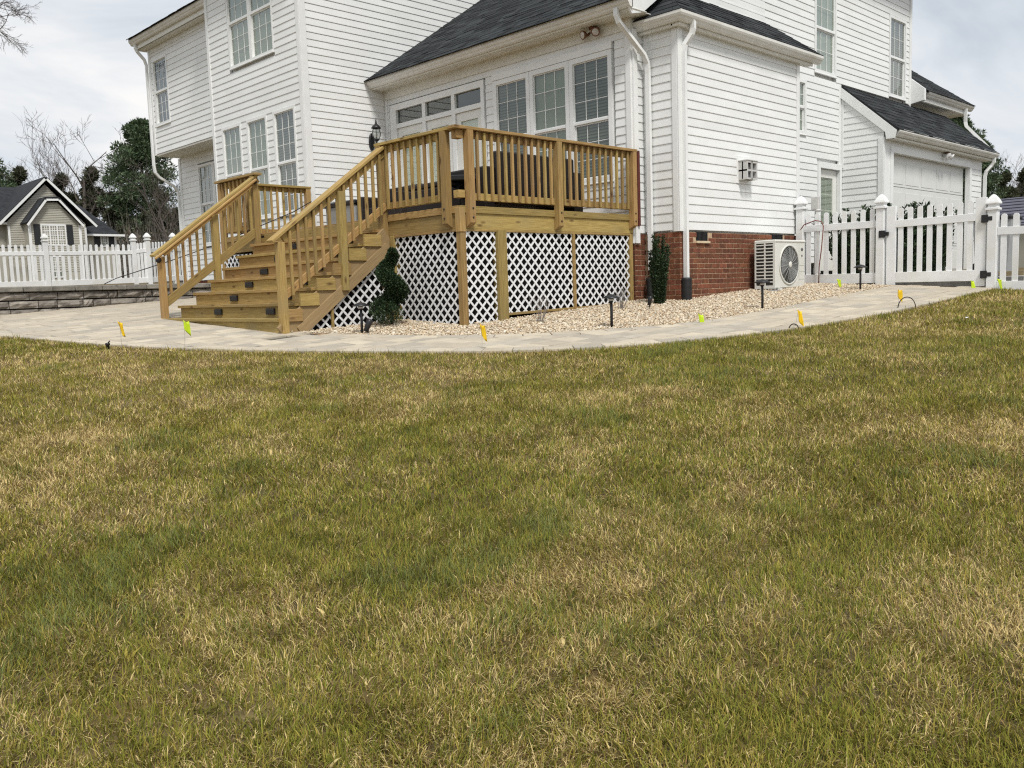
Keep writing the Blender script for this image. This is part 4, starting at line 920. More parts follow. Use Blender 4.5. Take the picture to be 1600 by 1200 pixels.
while x < 8.6:
    w = random.choice([.42, .36, .46]); bar('cap_stone', rw, (x+.004, 16.47, .265), (x+w-.004, 16.47, .265), .36, .085, capm, bev=.012); x += w
# ------------------------------------------------------------------ condenser
pad = add('condenser_pad', boxmesh(1.15, .55, .07, M('pad', (.28, .29, .29), (.22, .23, .23), 9, .8), .01), None, Matrix.Translation((12.93, 7.16, -.185)), label='grey plastic pad under the white air conditioner', cat='pad')
ac = thing('air_conditioner', 'white outdoor air conditioner with round fan grille standing against the brick wall', 'air conditioner', (12.95, 7.15, -.15))
ax0, ax1, ay0, ay1, az0, az1 = 12.48, 13.42, 6.97, 7.32, -.13, .60
box('cabinet', ac, ax0+.02, ax1, ay0, ay1, az0, az1, acm, .015); box('top_lid', ac, ax0-.005, ax1+.01, ay0-.012, ay1+.01, az1-.02, az1+.02, acm, .012)
box('coil', ac, ax0+.004, ax0+.02, ay0+.03, ay1-.02, az0+.05, az1-.03, acdark, 0)
fr_ = [(ax0-.006, ax0+.02, ay0, ay0+.035, az0, az1), (ax0-.006, ax0+.02, ay1-.025, ay1, az0, az1), (ax0-.006, ax0+.02, ay0+.035, ay1-.025, az0, az0+.05), (ax0-.006, ax0+.02, ay0+.035, ay1-.025, az1-.03, az1), (ax0-.006, ax0+.02, (ay0+ay1)/2-.012, (ay0+ay1)/2+.012, az0+.05, az1-.03)]
multibox('side_frame', ac, fr_, acm)
for k in range(12): box('louvre', ac, ax0-.007, ax0+.018, ay0+.033, ay1-.024, az0+.095+k*.0515, az0+.112+k*.0515, acm, .002)
fc = V((12.91, ay0, .235)); FR = .292
Rf = Matrix.Translation(fc) @ Matrix.Rotation(math.pi/2, 4, 'X')
lathe('fan_recess', ac, [(FR, .001), (FR, .004), (0.0, .0045)], acdark, Wm=Rf, k=40, smooth=False); lathe('fan_ring', ac, [(FR-.003, .002), (FR-.003, .016), (FR+.02, .014), (FR+.026, .002)], acm, Wm=Rf, k=40)
for k in range(3):
    vs = []; a0 = k*2*math.pi/3+.5
    for r in (.05, .14, .26):
        for t in np.linspace(0, 1, 5): a = a0+t*(1.25-.2*r); vs.append((r*math.cos(a), r*math.sin(a), .006+.004*t))
    fs = [(i*5+j, i*5+j+1, (i+1)*5+j+1, (i+1)*5+j) for i in range(2) for j in range(4)]; add('fan_blade', mesh(vs, fs, acblade), ac, Rf)
gv, gf = [], []
def addtube(pts, r, k=4):
    me = tubemesh(pts, r, acwire, k); b = len(gv); gv.extend([tuple(v.co) for v in me.vertices]); gf.extend([tuple(b+i for i in p.vertices) for p in me.polygons])
for k in range(16):
    a = k*math.pi/8; addtube([(.05*math.cos(a), .05*math.sin(a), .022), (.17*math.cos(a+.08), .17*math.sin(a+.08), .024), (FR*math.cos(a+.12), FR*math.sin(a+.12), .014)], .0035)
for rr in np.arange(.075, .29, .024): addtube([(rr*math.cos(t), rr*math.sin(t), .023) for t in np.linspace(0, 2*math.pi, 33)], .0022, 3)
add('fan_guard', mesh(gv, gf, acwire), ac, Rf); lathe('fan_hub', ac, [(.048, .016), (.05, .026), (.04, .032), (0, .034)], acm, Wm=Rf, k=20)
lathe('badge', ac, [(.034, .001), (.034, .005), (.0, .006)], badge, Wm=Matrix.Translation((13.32, ay0, .475)) @ Matrix.Rotation(math.pi/2, 4, 'X') @ Matrix.Diagonal((1, .75, 1, 1)), k=20); lathe('service_port', ac, [(.016, .001), (.016, .005), (0, .006)], black, Wm=Matrix.Translation((13.32, ay0, .375)) @ Matrix.Rotation(math.pi/2, 4, 'X'), k=12)
for z in (.12, .22, -.0): box('panel_seam', ac, 13.23, 13.42, ay0-.002, ay0, z, z+.004, acwire, 0)
box('panel_seam', ac, 13.225, 13.229, ay0-.002, ay0, az0, az1-.02, acwire, 0)
for x in (12.62, 13.28): box('foot', ac, x-.03, x+.03, ay0-.03, ay1+.02, -.155, -.128, acm)

# ------------------------------------------------------------------ lamps on the house
def lantern():
    t = thing('wall_lantern', 'black coach lantern on the white wall behind the stair rail', 'lantern', (9.95, YT-.02, 2.9)); x, y = 10.03, YT-.02
    lathe('back_plate', t, [(0, 0), (.062, .002), (.062, .018), (.04, .026), (0, .028)], black, Wm=Matrix.Translation((x, y, 2.83)) @ Matrix.Rotation(math.pi/2, 4, 'X') @ Matrix.Diagonal((1, 2.6, 1, 1)), k=16)
    yy = y-.17
    tube('arm', t, arc((x, y-.02, 2.80), (x, y-.10, 2.68), (x, yy, 2.78)), .011, black); tube('scroll', t, arc((x, yy, 2.80), (x, yy+.05, 2.72), (x, yy, 2.66)), .008, black)
    lathe('finial_base', t, [(0, -.14), (.010, -.12), (.022, -.09), (.008, -.07), (.012, -.05), (.05, -.02), (.055, 0)], black, (x, yy, 2.86), 12)
    lathe('glass_globe', t, [(.05, 0), (.072, .05), (.078, .10), (.068, .16), (.05, .19)], clear, (x, yy, 2.86), 16)
    for k in range(6): a = k*math.pi/3; tube('rib', t, [(x+r*math.cos(a), yy+r*math.sin(a), 2.86+z) for r, z in ((.055, 0), (.078, .05), (.083, .10), (.074, .16), (.06, .195))], .005, black, 5)
    lathe('bulb', t, [(.012, 0), (.012, .06), (.018, .08), (.012, .12), (0, .135)], lensm, (x, yy, 2.86), 10)
    lathe('roof_cap', t, [(.09, 0), (.094, .012), (.07, .045), (.04, .075), (.022, .085), (.018, .11), (.010, .15), (0, .20)], black, (x, yy, 3.05), 12)
lantern()
def flood(name, label, base, out, s=1.):
    t = thing(name, label, 'floodlight', base, 'twin floodlights under the eaves'); b = V(base); o = V(out); sd = V((o.y, -o.x, 0))
    lathe('mount', t, [(.055, 0), (.055, -.02), (.03, -.045), (0, -.05)], copper, base, 14)
    for k, (dx, tilt) in enumerate(((-.11, -.35), (.12, .25))):
        p = b+sd*dx*s+o*.05+V((0, 0, -.09)); dr = (o*.8+sd*tilt*.9+V((0, 0, -.55 if k == 0 else -.25))).normalized(); q = V((0, 0, 1)).rotation_difference(dr).to_matrix().to_4x4()
        tube('knuckle', t, [b+V((0, 0, -.03)), (b+p)/2+V((0, 0, -.01)), p], .016, gutterm)
        lm = lathe('lamp_head', t, [(.02, -.10), (.03, -.09), (.036, -.04), (.06, .01), (.066, .03), (.06, .032)], copper if s > .9 else trim, Wm=Matrix.Translation(p) @ q, k=16)
        lathe('lens', lm, [(.058, .026), (.045, .036), (0, .042)], lensm, Wm=Matrix.Translation(p) @ q, k=16)
flood('floodlight', 'bronze twin floodlight under the sunroom eave above the triple window', (10.34, 8.72, 3.785), (-1, 0, 0)); flood('floodlight', 'white twin floodlight under the eave over the garage door', (19.9, 7.13, 2.555), (0, -1, 0), .85)

# ------------------------------------------------------------------ path lights and small garden fittings
def path_light(p, h, label, extra=False):
    x, y = p; z = zg(x, y)+.01; t = thing('path_light', label, 'path light', (x, y, z), 'black path lights along the gravel edge')
    tube('stake', t, [(x, y, z-.05), (x+.004, y, z+h*.5), (x, y, z+h)], .016, black, 8); lathe('collar', t, [(.024, 0), (.024, .05), (.018, .055)], black, (x, y, z+h-.05), 10)
    lathe('lamp_hat', t, [(.022, -.008), (.10, -.004), (.10, .004), (.055, .028), (.02, .04), (0, .045)], black, (x, y, z+h), 14); lathe('lens_ring', t, [(.03, -.03), (.03, -.006), (.0, -.005)], lensm, (x, y, z+h), 12)
path_light((5.93, 8.60), .33, 'black path light standing in front of the stair lattice'); path_light((7.76, 6.36), .34, 'black path light at the gravel edge in front of the deck lattice'); path_light((10.17, 5.86), .34, 'black path light in front of the air conditioner'); path_light((13.08, 5.90), .34, 'black path light nearest the gate by the white fence')
def spot(p, label, s=1., tilt=.3):
    x, y = p; z = zg(x, y); t = thing('spotlight', label, 'spotlight', (x, y, z), 'small black ground spotlights')
    tube('stake', t, [(x, y, z-.03), (x, y, z+.06)], .008, black); lathe('housing', t, [(.0, -.06), (.022, -.055), (.03, .03), (.034, .06), (.03, .062), (0, .05)], black, k=12, Wm=Matrix.Translation((x, y, z+.11)) @ Matrix.Rotation(tilt, 4, 'Y') @ Matrix.Diagonal((s, s, s, 1)))
spot((9.62, 7.22), 'small black spotlight on gravel beside the black downspout boot'); spot((5.96, 8.52), 'small black spotlight leaning against the path light near the stairs', 1.25, .5)
def flag(u, v, h, col, label, x=None, lean=0., g=None):
    p = V((*x, zg(*x))) if x else None
    t = thing('marker_flag', label, 'marker flag', p, g)
    top = p+V((lean*.15, -lean*.15, h)); tube('wire_stem', t, [p-V((0, 0, .03)), (p+top)/2+V((.004, 0, 0)), top], .0016, wire, 4)
    vs, nx_, nz_ = [], 6, 5; rtv = V((.72, -.69, 0)); nn = V((.69, .72, 0)); cw = .09*(1 if col is lime else .85)
    ph = random.random()*6
    for side in (0, .0012):
        for b in range(nz_+1):
            for a in range(nx_+1):
                s, q = a/nx_, b/nz_
                P = top+rtv*(s*cw*.7-cw*.35*(1-q)*.6)+V((0, 0, -q*.11+s*(.01-.055*q)-.03*math.sin(s*2)))+nn*(.018*math.sin(s*5+q*3+ph)+side); vs.append(P)
    m = (nx_+1)*(nz_+1); fs = []
    for b in range(nz_):
        for a in range(nx_): i = b*(nx_+1)+a; fs += [(i, i+1, i+nx_+2, i+nx_+1), (m+i+nx_+1, m+i+nx_+2, m+i+1, m+i)]
    rim = [a for a in range(nx_+1)]+[b*(nx_+1)+nx_ for b in range(1, nz_+1)]+[nz_*(nx_+1)+a for a in range(nx_-1, -1, -1)]+[b*(nx_+1) for b in range(nz_-1, 0, -1)]
    fs += [(rim[i], m+rim[i], m+rim[(i+1) % len(rim)], rim[(i+1) % len(rim)]) for i in range(len(rim))]
    add('flag', mesh(vs, fs, col, True), t)
FG = 'utility marker flags along the path'
flag(0, 0, .31, yellow, 'yellow marker flag farthest left, at the lawn edge before the patio', (3.76, 10.15), 0, FG); flag(0, 0, .33, lime, 'large lime green marker flag in front of the stairs', (4.12, 9.33), .1, FG)
flag(0, 0, .27, yellow, 'yellow marker flag in front of the wooden deck post', (5.83, 6.42), 0, FG); flag(0, 0, .13, lime, 'lime marker flag low on the gravel edge below the air conditioner', (8.55, 5.72), 0, FG)
flag(0, 0, .20, yellow, 'yellow marker flag beside the smaller wire hoop on the path edge', (8.75, 4.66), .2, FG); flag(0, 0, .16, lime, 'lime marker flag on gravel beside the last path light', (13.30, 6.35), 0, FG)
flag(0, 0, .24, yellow, 'yellow marker flag above the larger wire hoop near the gate', (11.05, 4.50), 0, FG); flag(0, 0, .14, lime, 'lime marker flag at the foot of the gate hinge post', (13.75, 4.56), 0, FG); flag(0, 0, .16, lime, 'lime marker flag against the right fence rail', (13.90, 4.24), 0, FG)
def hoop(p, w, h, label):
    x, y = p; z = zg(x, y); t = [(x+.7*w*(math.cos(a)), y-.7*w*math.cos(a), z-.02+h*math.sin(a)**.8 if math.sin(a) > 0 else z-.02) for a in np.linspace(math.pi, 0, 15)]
    tube('wire_hoop', None, t, .006, tubing, 6, label=label, cat='wire hoop', group='bent tubing hoops at the lawn edge')
hoop((8.62, 4.60), .055, .085, 'small dark tubing hoop at the lawn edge below the air conditioner'); hoop((10.95, 4.36), .11, .17, 'larger dark tubing hoop at the lawn edge near the gate')
hs = thing('sprinkler_head', 'small black sprinkler head in the grass at the left lawn edge', 'sprinkler', (3.63, 10.2, zg(3.63, 10.2))); lathe('riser_body', hs, [(.018, 0), (.018, .05), (.026, .055), (.026, .075), (.012, .08)], black, (3.63, 10.2, zg(3.63, 10.2)), 10); tube('nozzle', hs, [(3.63, 10.2, zg(3.63, 10.2)+.07), (3.645, 10.17, zg(3.63, 10.2)+.10)], .008, black)
# white stand pipe, camera box, red line by the fence
wp = thing('stand_pipe', 'white stand pipe with grey sensor beside the fence corner post', 'stand pipe', (14.12, 7.14, -.1))
tube('pipe', wp, [(14.09, 7.12, -.15), (14.09, 7.12, .95)], .028, pvc, 10); tube('pipe_tee', wp, [(14.09, 7.16, .92), (14.09, 7.08, .92)], .036, pvc, 10); box('sensor_box', wp, 14.06, 14.12, 7.06, 7.20, 1.14, 1.36, ventm, .01)
tube('sensor_arm', wp, [(14.09, 7.13, .93), (14.09, 7.13, 1.2)], .014, ventm); lathe('sensor_dish', wp, [(.0, 0), (.05, .01), (.055, .03), (.02, .05)], ventm, (14.05, 7.06, 1.10), 12)
tube('refrigerant_line', None, [(14.02, 7.40, .62), (13.95, 7.36, .78), (13.93, 7.25, .90), (13.92, 7.05, .955), (13.91, 6.93, .93), (13.91, 6.90, .85), (13.91, 6.93, .5), (13.91, 6.97, .2), (13.91, 6.98, -.12)], .009, redhose, 6, label='thin red line arching from the house over the fence rail to the gravel', cat='hose')
# black cable from deck to the far wall
tube('black_cable', None, [(8.4, 13.5, 1.62), (8.0, 13.45, 1.42), (7.55, 13.4, 1.25), (7.1, 14.3, .95), (6.6, 15.1, .70), (6.0, 16.2, .42), (5.9, 16.5, .33)], .008, black, 5, label='thin black cable sagging from the deck rail to the block wall', cat='cable')
# light leaf on the lawn
lf = V((10.0, 3.35, zg(10.0, 3.35)+.05)); add('dry_leaf', mesh([lf+V(p) for p in ((-.03, 0, 0), (0, -.018, .012), (.035, 0, .004), (0, .02, .01), (-.03, 0, -.001), (0, -.018, .010), (.035, 0, .002), (0, .02, .008))], [(0, 1, 2, 3), (7, 6, 5, 4), (0, 4, 5, 1), (1, 5, 6, 2), (2, 6, 7, 3), (3, 7, 4, 0)], curtain), label='tiny pale leaf lying on the lawn at the right', cat='leaf')

# ------------------------------------------------------------------ furniture on the deck
s = thing('wicker_sofa', 'dark brown wicker sofa with its tall back towards the right deck railing', 'sofa', (9, 8.8, DZ))
box('backrest', s, 8.10, 9.62, 8.50, 8.62, DZ+.12, 1.80, wicker, .02); box('seat', s, 8.12, 9.62, 8.6, 9.3, DZ+.14, DZ+.45, wicker, .02); box('arm', s, 9.62, 9.80, 8.50, 9.3, DZ+.04, DZ+.62, wicker, .02); box('arm', s, 7.92, 8.10, 8.55, 9.3, DZ+.04, DZ+.60, wicker, .02)
for i in range(3): box('cushion', s, 8.14+i*.5, 8.62+i*.5, 8.65, 9.28, DZ+.45, DZ+.56, wicker, .03)
s2 = thing('wicker_ottoman', 'low dark wicker ottoman behind the deck corner posts', 'ottoman', (7.9, 9.3, DZ)); box('body', s2, 7.55, 8.25, 8.95, 9.75, DZ+.03, DZ+.36, wicker, .02); box('cushion', s2, 7.57, 8.23, 8.97, 9.73, DZ+.36, DZ+.44, wicker, .03)
s3 = thing('side_table', 'black side table showing between the two deck corner posts', 'table', (8.0, 9.0, DZ)); bar('table_top', s3, (7.72, 9.06, 1.47), (8.02, 8.76, 1.47), .26, .07, black, bev=.01); tube('leg', s3, [(7.82, 8.97, DZ), (7.82, 8.97, 1.45)], .03, black, 8); lathe('base', s3, [(.16, 0), (.16, .02), (.04, .04)], black, (7.82, 8.97, DZ), 14); lathe('knob', s3, [(0, -.02), (.02, 0), (0, .02)], black, (8.05, 8.73, 1.47), 10)
s4 = thing('wicker_armchair', 'dark wicker armchair near the tower wall seen past the top stair post', 'armchair', (9, 12, DZ)); box('seat', s4, 8.75, 9.4, 11.6, 12.5, DZ+.05, DZ+.42, wicker, .02); box('backrest', s4, 9.3, 9.45, 11.6, 12.5, DZ+.2, DZ+.78, wicker, .02); box('arm', s4, 8.75, 9.4, 11.45, 11.6, DZ+.03, DZ+.62, wicker, .02); box('arm', s4, 8.75, 9.4, 12.5, 12.65, DZ+.03, DZ+.62, wicker, .02)
s5 = thing('deck_box', 'grey storage box with black lid at the back of the deck', 'storage box', (9, 13, DZ)); box('body', s5, 8.75, 9.5, 12.72, 13.62, DZ, DZ+.52, boxgrey, .015); box('lid', s5, 8.72, 9.53, 12.69, 13.65, DZ+.52, DZ+.60, black, .02)

# ------------------------------------------------------------------ plants
def leaves(pts, size, cols, jitter=.5, long=1.6, dirs=None, cvar=.35):
    """one small folded leaf per point"""
    n = len(pts); pts = np.asarray(pts); d = rng.normal(size=(n, 3)) if dirs is None else np.asarray(dirs)+rng.normal(0, jitter, (n, 3)); d /= np.linalg.norm(d, axis=1, keepdims=True)
    r = rng.normal(size=(n, 3)); sdv = np.cross(d, r); sdv /= np.linalg.norm(sdv, axis=1, keepdims=True); nn = np.cross(d, sdv)
    s = (size*rng.uniform(.65, 1.35, n))[:, None]
    P = np.stack([pts, pts+d*s*long*.5+sdv*s*.5+nn*s*.12, pts+d*s*long, pts+d*s*long*.5-sdv*s*.5+nn*s*.12], 1).reshape(-1, 3)
    c = np.asarray(cols)[rng.integers(0, len(cols), n)]*rng.uniform(1-cvar, 1+cvar, (n, 1)); c = np.repeat(np.concatenate([c, np.ones((n, 1))], 1), 4, 0)
    return npmesh(P, np.arange(4*n), np.full(n, 4), leafm, c)
DK = [(.026, .048, .021), (.036, .064, .026), (.017, .034, .016), (.055, .085, .036)]
tb = V((6.615, 8.93, zg(6.615, 8.93)))
tp = thing('spiral_topiary', 'dark green spiral topiary shrub in front of the stair lattice', 'shrub', tb)
tube('trunk', tp, [tb, tb+V((.01, 0, .5)), tb+V((0, 0, .95))], [.02, .014, .006], barkm)
t_ = rng.random(17000)**.9; ph_ = 2*math.pi*(t_-.13)/.56; rr = .108*(1-.62*t_); br = .140*(1-t_)**.72+.040
u = rng.normal(size=(17000, 3)); u /= np.linalg.norm(u, axis=1, keepdims=True); rad = br*rng.uniform(.66, 1.06, 17000)
lat, dep = -rr*np.cos(ph_), rr*np.sin(ph_); rx, ry = rt.x, rt.y
ctr = np.stack([lat*rx-dep*ry, lat*ry+dep*rx, .14+t_*.80], 1); pp = ctr+u*rad[:, None]*np.array([1, 1, .62]); pp[:, 2] = np.maximum(pp[:, 2], .015)
add('foliage', leaves(pp+np.array(tb), .016, DK, dirs=u+np.array([0, 0, .3])), tp)
hb = V((10.12, 7.42, zg(10.12, 7.42))); hl = thing('columnar_holly', 'narrow upright dark holly between the two downspouts', 'shrub', hb)
pts, drs, tw = [], [], []
for i in range(34):
    a, r0 = rng.uniform(0, 6.28), .155*rng.random()**.5; h = rng.uniform(.5, .97); p0 = V((r0*.35*math.cos(a), r0*.35*math.sin(a), 0)); p1 = V((r0*math.cos(a), r0*math.sin(a), h))
    tube('stem', hl, [hb+p0, hb+p0.lerp(p1, .5), hb+p1], [.006, .005, .002], barkm, 4)
    m = 520; t = rng.uniform(.04, 1, m); q = np.array(p0)[None]*(1-t[:, None])+np.array(p1)[None]*t[:, None]; pts.append(q+rng.normal(0, .012, (m, 3))+np.array(hb)); dd_ = rng.normal(size=(m, 3)); dd_[:, 2] = abs(dd_[:, 2])*.6+.3; drs.append(dd_)
add('foliage', leaves(np.concatenate(pts), .017, DK, dirs=np.concatenate(drs), jitter=.2), hl)
def twig_bush(p, h, label, n=14, name='bare_shrub'):
    b = V((*p, zg(*p))); t = thing(name, label, 'shrub', b, 'leafless twig shrubs on the gravel')
    for i in range(n):
        a = rng.uniform(0, 6.28); sp = rng.uniform(.1, .45)*h; tip = b+V((sp*math.cos(a), sp*math.sin(a), h*rng.uniform(.6, 1))); mid = b.lerp(tip, .5)+V((sp*.25*math.cos(a+1), sp*.25*math.sin(a+1), .03))
        tube('twig', t, [b+V((.02*math.cos(a), .02*math.sin(a), 0)), mid, tip], [.004, .003, .0012], barkpale, 4)
        tube('twig', t, [mid, mid.lerp(tip, .5)+V((.04*math.cos(a+2), .04*math.sin(a+2), .02)), tip+V((.07*math.cos(a+2), .07*math.sin(a+2), -.04))], [.0025, .002, .001], barkpale, 4)
twig_bush((7.72, 7.45), .40, 'small leafless twig shrub in front of the middle lattice panel'); twig_bush((9.35, 7.5), .36, 'small leafless twig shrub in front of the right lattice panel')
def laurel(p, h, w, label):
    b = V((*p, zg(*p))); t = thing('laurel_bush', label, 'bush', b, 'dark leafy bushes behind the white fence'); P, D = [], []
    for i in range(80):
        a, r0 = rng.uniform(0, 6.28), w*rng.random()**.6; hh = h*(1-.15*(r0/w)**2)*rng.uniform(.45, 1.06); tip = np.array((r0*math.cos(a), r0*math.sin(a), hh)); m = 90
        tt = rng.uniform(.04, 1, m); q = tip[None]*np.array([1, 1, 1])*tt[:, None]; q[:, :2] = tip[:2]*(.5+.5*tt[:, None]); P.append(q); dd_ = rng.normal(size=(m, 3)); dd_[:, 2] = abs(dd_[:, 2])+.6; D.append(dd_)
        tube('stem', t, [b+V((tip[0]*.4, tip[1]*.4, 0)), b+V(tip)], [.008, .004], barkm, 4)
    add('foliage', leaves(np.concatenate(P)+np.array(b), .032, DK+[(.05, .08, .03)], dirs=np.concatenate(D), jitter=.3, long=2.6), t)
laurel((14.75, 6.75), 1.22, .50, 'dark laurel bush behind the fence nearest the back door'); laurel((14.95, 6.15), 1.28, .5, 'dark laurel bush behind the fence beside the gate post'); laurel((15.35, 5.75), 1.25, .40, 'dark laurel bush rising behind the left half of the gate')

# ------------------------------------------------------------------ trees
def bare_tree_mesh(h, seed, spread=.55, levels=5, trunk=.03, mat=barkm, lean=0., first=.3, kids=(3, 3)):
    R = random.Random(seed); vs, fs = [], []
    def seg(path, rad, k):
        b = len(vs); n = len(path)
        for i, p in enumerate(path):
            t = (path[min(i+1, n-1)]-path[max(i-1, 0)]).normalized(); a = V((1, 0, 0)) if abs(t.x) < .8 else V((0, 1, 0)); a = (a-t*a.dot(t)).normalized(); c = t.cross(a)
            vs.extend([tuple(p+(a*math.cos(2*math.pi*j/k)+c*math.sin(2*math.pi*j/k))*rad[i]) for j in range(k)])
        for i in range(n-1): fs.extend([(b+i*k+j, b+i*k+(j+1) % k, b+(i+1)*k+(j+1) % k, b+(i+1)*k+j) for j in range(k)])
    def grow(p, d, L, r, lv):
        n = 5 if lv == 0 else 4; path, rad = [p], [r]; dd = d.copy()
        for i in range(n):
            dd = (dd+V((R.gauss(0, .12), R.gauss(0, .12), R.gauss(.03, .08)))).normalized(); path.append(path[-1]+dd*L/n); rad.append(r*(1-.62*(i+1)/n))
        seg(path, rad, 6 if lv == 0 else (4 if lv < 3 else 3))
        if lv >= levels: return
        nk = 7 if lv == 0 else R.randint(*[(kids[0]), kids[1]+1]) if lv < levels-1 else 3
        for c in range(nk):
            t = first+(1-first)*(c+R.random())/nk; i = min(int(t*n), n-1); q = path[i].lerp(path[i+1], t*n-i); ax = V((R.gauss(0, 1), R.gauss(0, 1), R.gauss(0, .35))).normalized()
            cd = (dd*(.75)+ax*spread*(1.1 if lv == 0 else 1)+V((0, 0, .18))).normalized(); grow(q, cd, L*R.uniform(.45, .68), max(rad[i]*.55, .013*h/15), lv+1)
    grow(V((0, 0, 0)), V((lean, 0, 1)).normalized(), h*.62, h*trunk*.5, 0)
    return mesh(vs, fs, mat)
def evergreen_mesh(h, w, seed, shape='pine', cols=DK, n=9000, size=.28):
    R = np.random.default_rng(seed); m = 150 if shape == 'pine' else 70; P, D = [], []
    for i in range(m):
        t = R.random()**.8 if shape == 'pine' else R.random(); z = h*(.22+.78*t) if shape == 'pine' else h*(.04+.96*t)
        prof = (math.sin(math.pi*min(1, .16+t*.84))**.75) if shape == 'pine' else (1-t)**.75*.95+.05
        a, r = R.uniform(0, 6.28), w*prof*R.uniform(.25, 1.0); k = n//m; s = (.072 if shape == 'pine' else .07)*h*R.uniform(.6, 1.15)*(.55+.45*prof)
        q = R.normal(size=(k, 3)); q /= np.linalg.norm(q, axis=1, keepdims=True); q *= (R.random((k, 1))**.45); P.append(np.array((r*math.cos(a), r*math.sin(a), z))+q*np.array([s, s, s*.55])); D.append(q+np.array([0, 0, .4]))
    return leaves(np.concatenate(P), size, cols, dirs=np.concatenate(D), jitter=.4, long=3.0)
bare = [bare_tree_mesh(16, 11, .62, 4, .026), bare_tree_mesh(16, 5, .42, 4, .018, kids=(3, 3)), bare_tree_mesh(15, 23, .38, 4, .016)]
big = bare_tree_mesh(17, 42, .85, 5, .034, barkm, first=.34)
def place(u, vtop, d, hm, data, name, label, cat, grp, kind='bare', zr=None):
    top = at(u, vtop, d); x, y = top.x, top.y; z = zg(x, y); h = top.z-z; hm = max(v.co.z for v in data.vertices) if kind == 'bare' else hm; s = h/hm
    t = thing(name, label, cat, (x, y, z), grp); Wm = Matrix.Translation((x, y, z)) @ Matrix.Rotation(zr if zr is not None else rng.uniform(0, 6.28), 4, 'Z') @ Matrix.Scale(s, 4)
    if kind == 'bare': add('branches', data, t, Wm)
    else:
        add('crown', data, t, Wm); tube('trunk', t, [(x, y, z), (x, y, z+h*.5), (x, y, z+h*.9)], [.022*h, .015*h, .004*h], barkm, 6)
    return t
GB, GE_ = 'leafless trees in the wood behind the houses', 'evergreen trees in the wood behind the houses'
place(112, 168, 95, 16.2, big, 'bare_tree', 'tall pale barked leafless tree with spreading limbs behind the grey house', 'tree', GB, zr=1.1)
for u, v, d, k, lb in ((50, 176, 110, 1, 'slender leafless tree left of the tall pale tree, above the dark roof'), (22, 228, 105, 2, 'leafless tree nearest the left picture edge behind the grey house'), (78, 215, 120, 2, 'thin leafless tree close left of the tall pale tree'), (152, 226, 115, 1, 'leafless tree between the tall pale tree and the big pine'), (172, 250, 108, 0, 'low spreading leafless tree just left of the big pine'),
                      (262, 238, 75, 0, 'brown leafless tree showing under the house overhang'), (244, 262, 68, 1, 'small leafless tree beside the left downspout')):
    place(u, v, d, 15, bare[k], 'bare_tree', lb, 'tree', GB)
for u, v, d, k, lb in ((1545, 238, 60, 1, 'leafless tree rising just right of the garage roof'), (1582, 212, 66, 2, 'tallest leafless tree at the right picture edge'), (1612, 225, 62, 0, 'leafless tree cut by the right picture edge'), (1562, 262, 52, 0, 'lower leafless tree in front of the tall ones at right')):
    place(u, v, d, 15, bare[k], 'bare_tree', lb, 'tree', 'leafless trees beyond the garage')
PG = [(.075, .112, .058), (.092, .135, .066), (.05, .08, .042), (.115, .15, .08)]  # greens brightened to put distance haze into the pine colour
BR = [(.085, .09, .05), (.11, .095, .065), (.065, .07, .042), (.14, .115, .08)]
pine = evergreen_mesh(17, 3.6, 3, 'pine', PG, 34000, .12); cedar = evergreen_mesh(9, 2.3, 8, 'cedar', [(.055, .068, .036), (.07, .08, .042), (.09, .088, .055)], 13000, .10)
place(215, 180, 90, 17.6, pine, 'pine_tree', 'big dense dark green pine left of the white house', 'tree', GE_, 'ever'); place(-42, 205, 95, 17.6, pine, 'pine_tree', 'dark pine cut by the left picture edge', 'tree', GE_, 'ever')
for u, v, d, lb in ((30, 262, 100, 'dark cedar behind the left end of the grey house roof'), (96, 272, 100, 'dark cedar behind the grey gable, left of the pale trunk'), (142, 262, 98, 'dark cedar right of the pale trunk'), (176, 300, 92, 'dark cedar standing before the big pine'), (196, 335, 88, 'dull green cedar near the right end of the grey house'), (252, 300, 82, 'dull green cedar beside the house downspout'), (228, 330, 86, 'dull green cedar below the big pine'), (275, 325, 80, 'dull green cedar partly hidden by the white house')):
    place(u, v, d, 9.2, cedar, 'cedar_tree', lb, 'tree', GE_, 'ever')
place(1492, 168, 42, 17.6, pine, 'pine_tree', 'dark pine showing above the garage roof', 'tree', GE_, 'ever'); place(1522, 205, 44, 17.6, pine, 'pine_tree', 'dark pine behind the sloping end of the garage roof', 'tree', GE_, 'ever')
for u, v, d, lb in ((1572, 268, 50, 'dull green cedar left of the ribbed roof'), (1605, 262, 52, 'dull green cedar at the right picture edge')): place(u, v, d, 9.2, cedar, 'cedar_tree', lb, 'tree', GE_, 'ever')
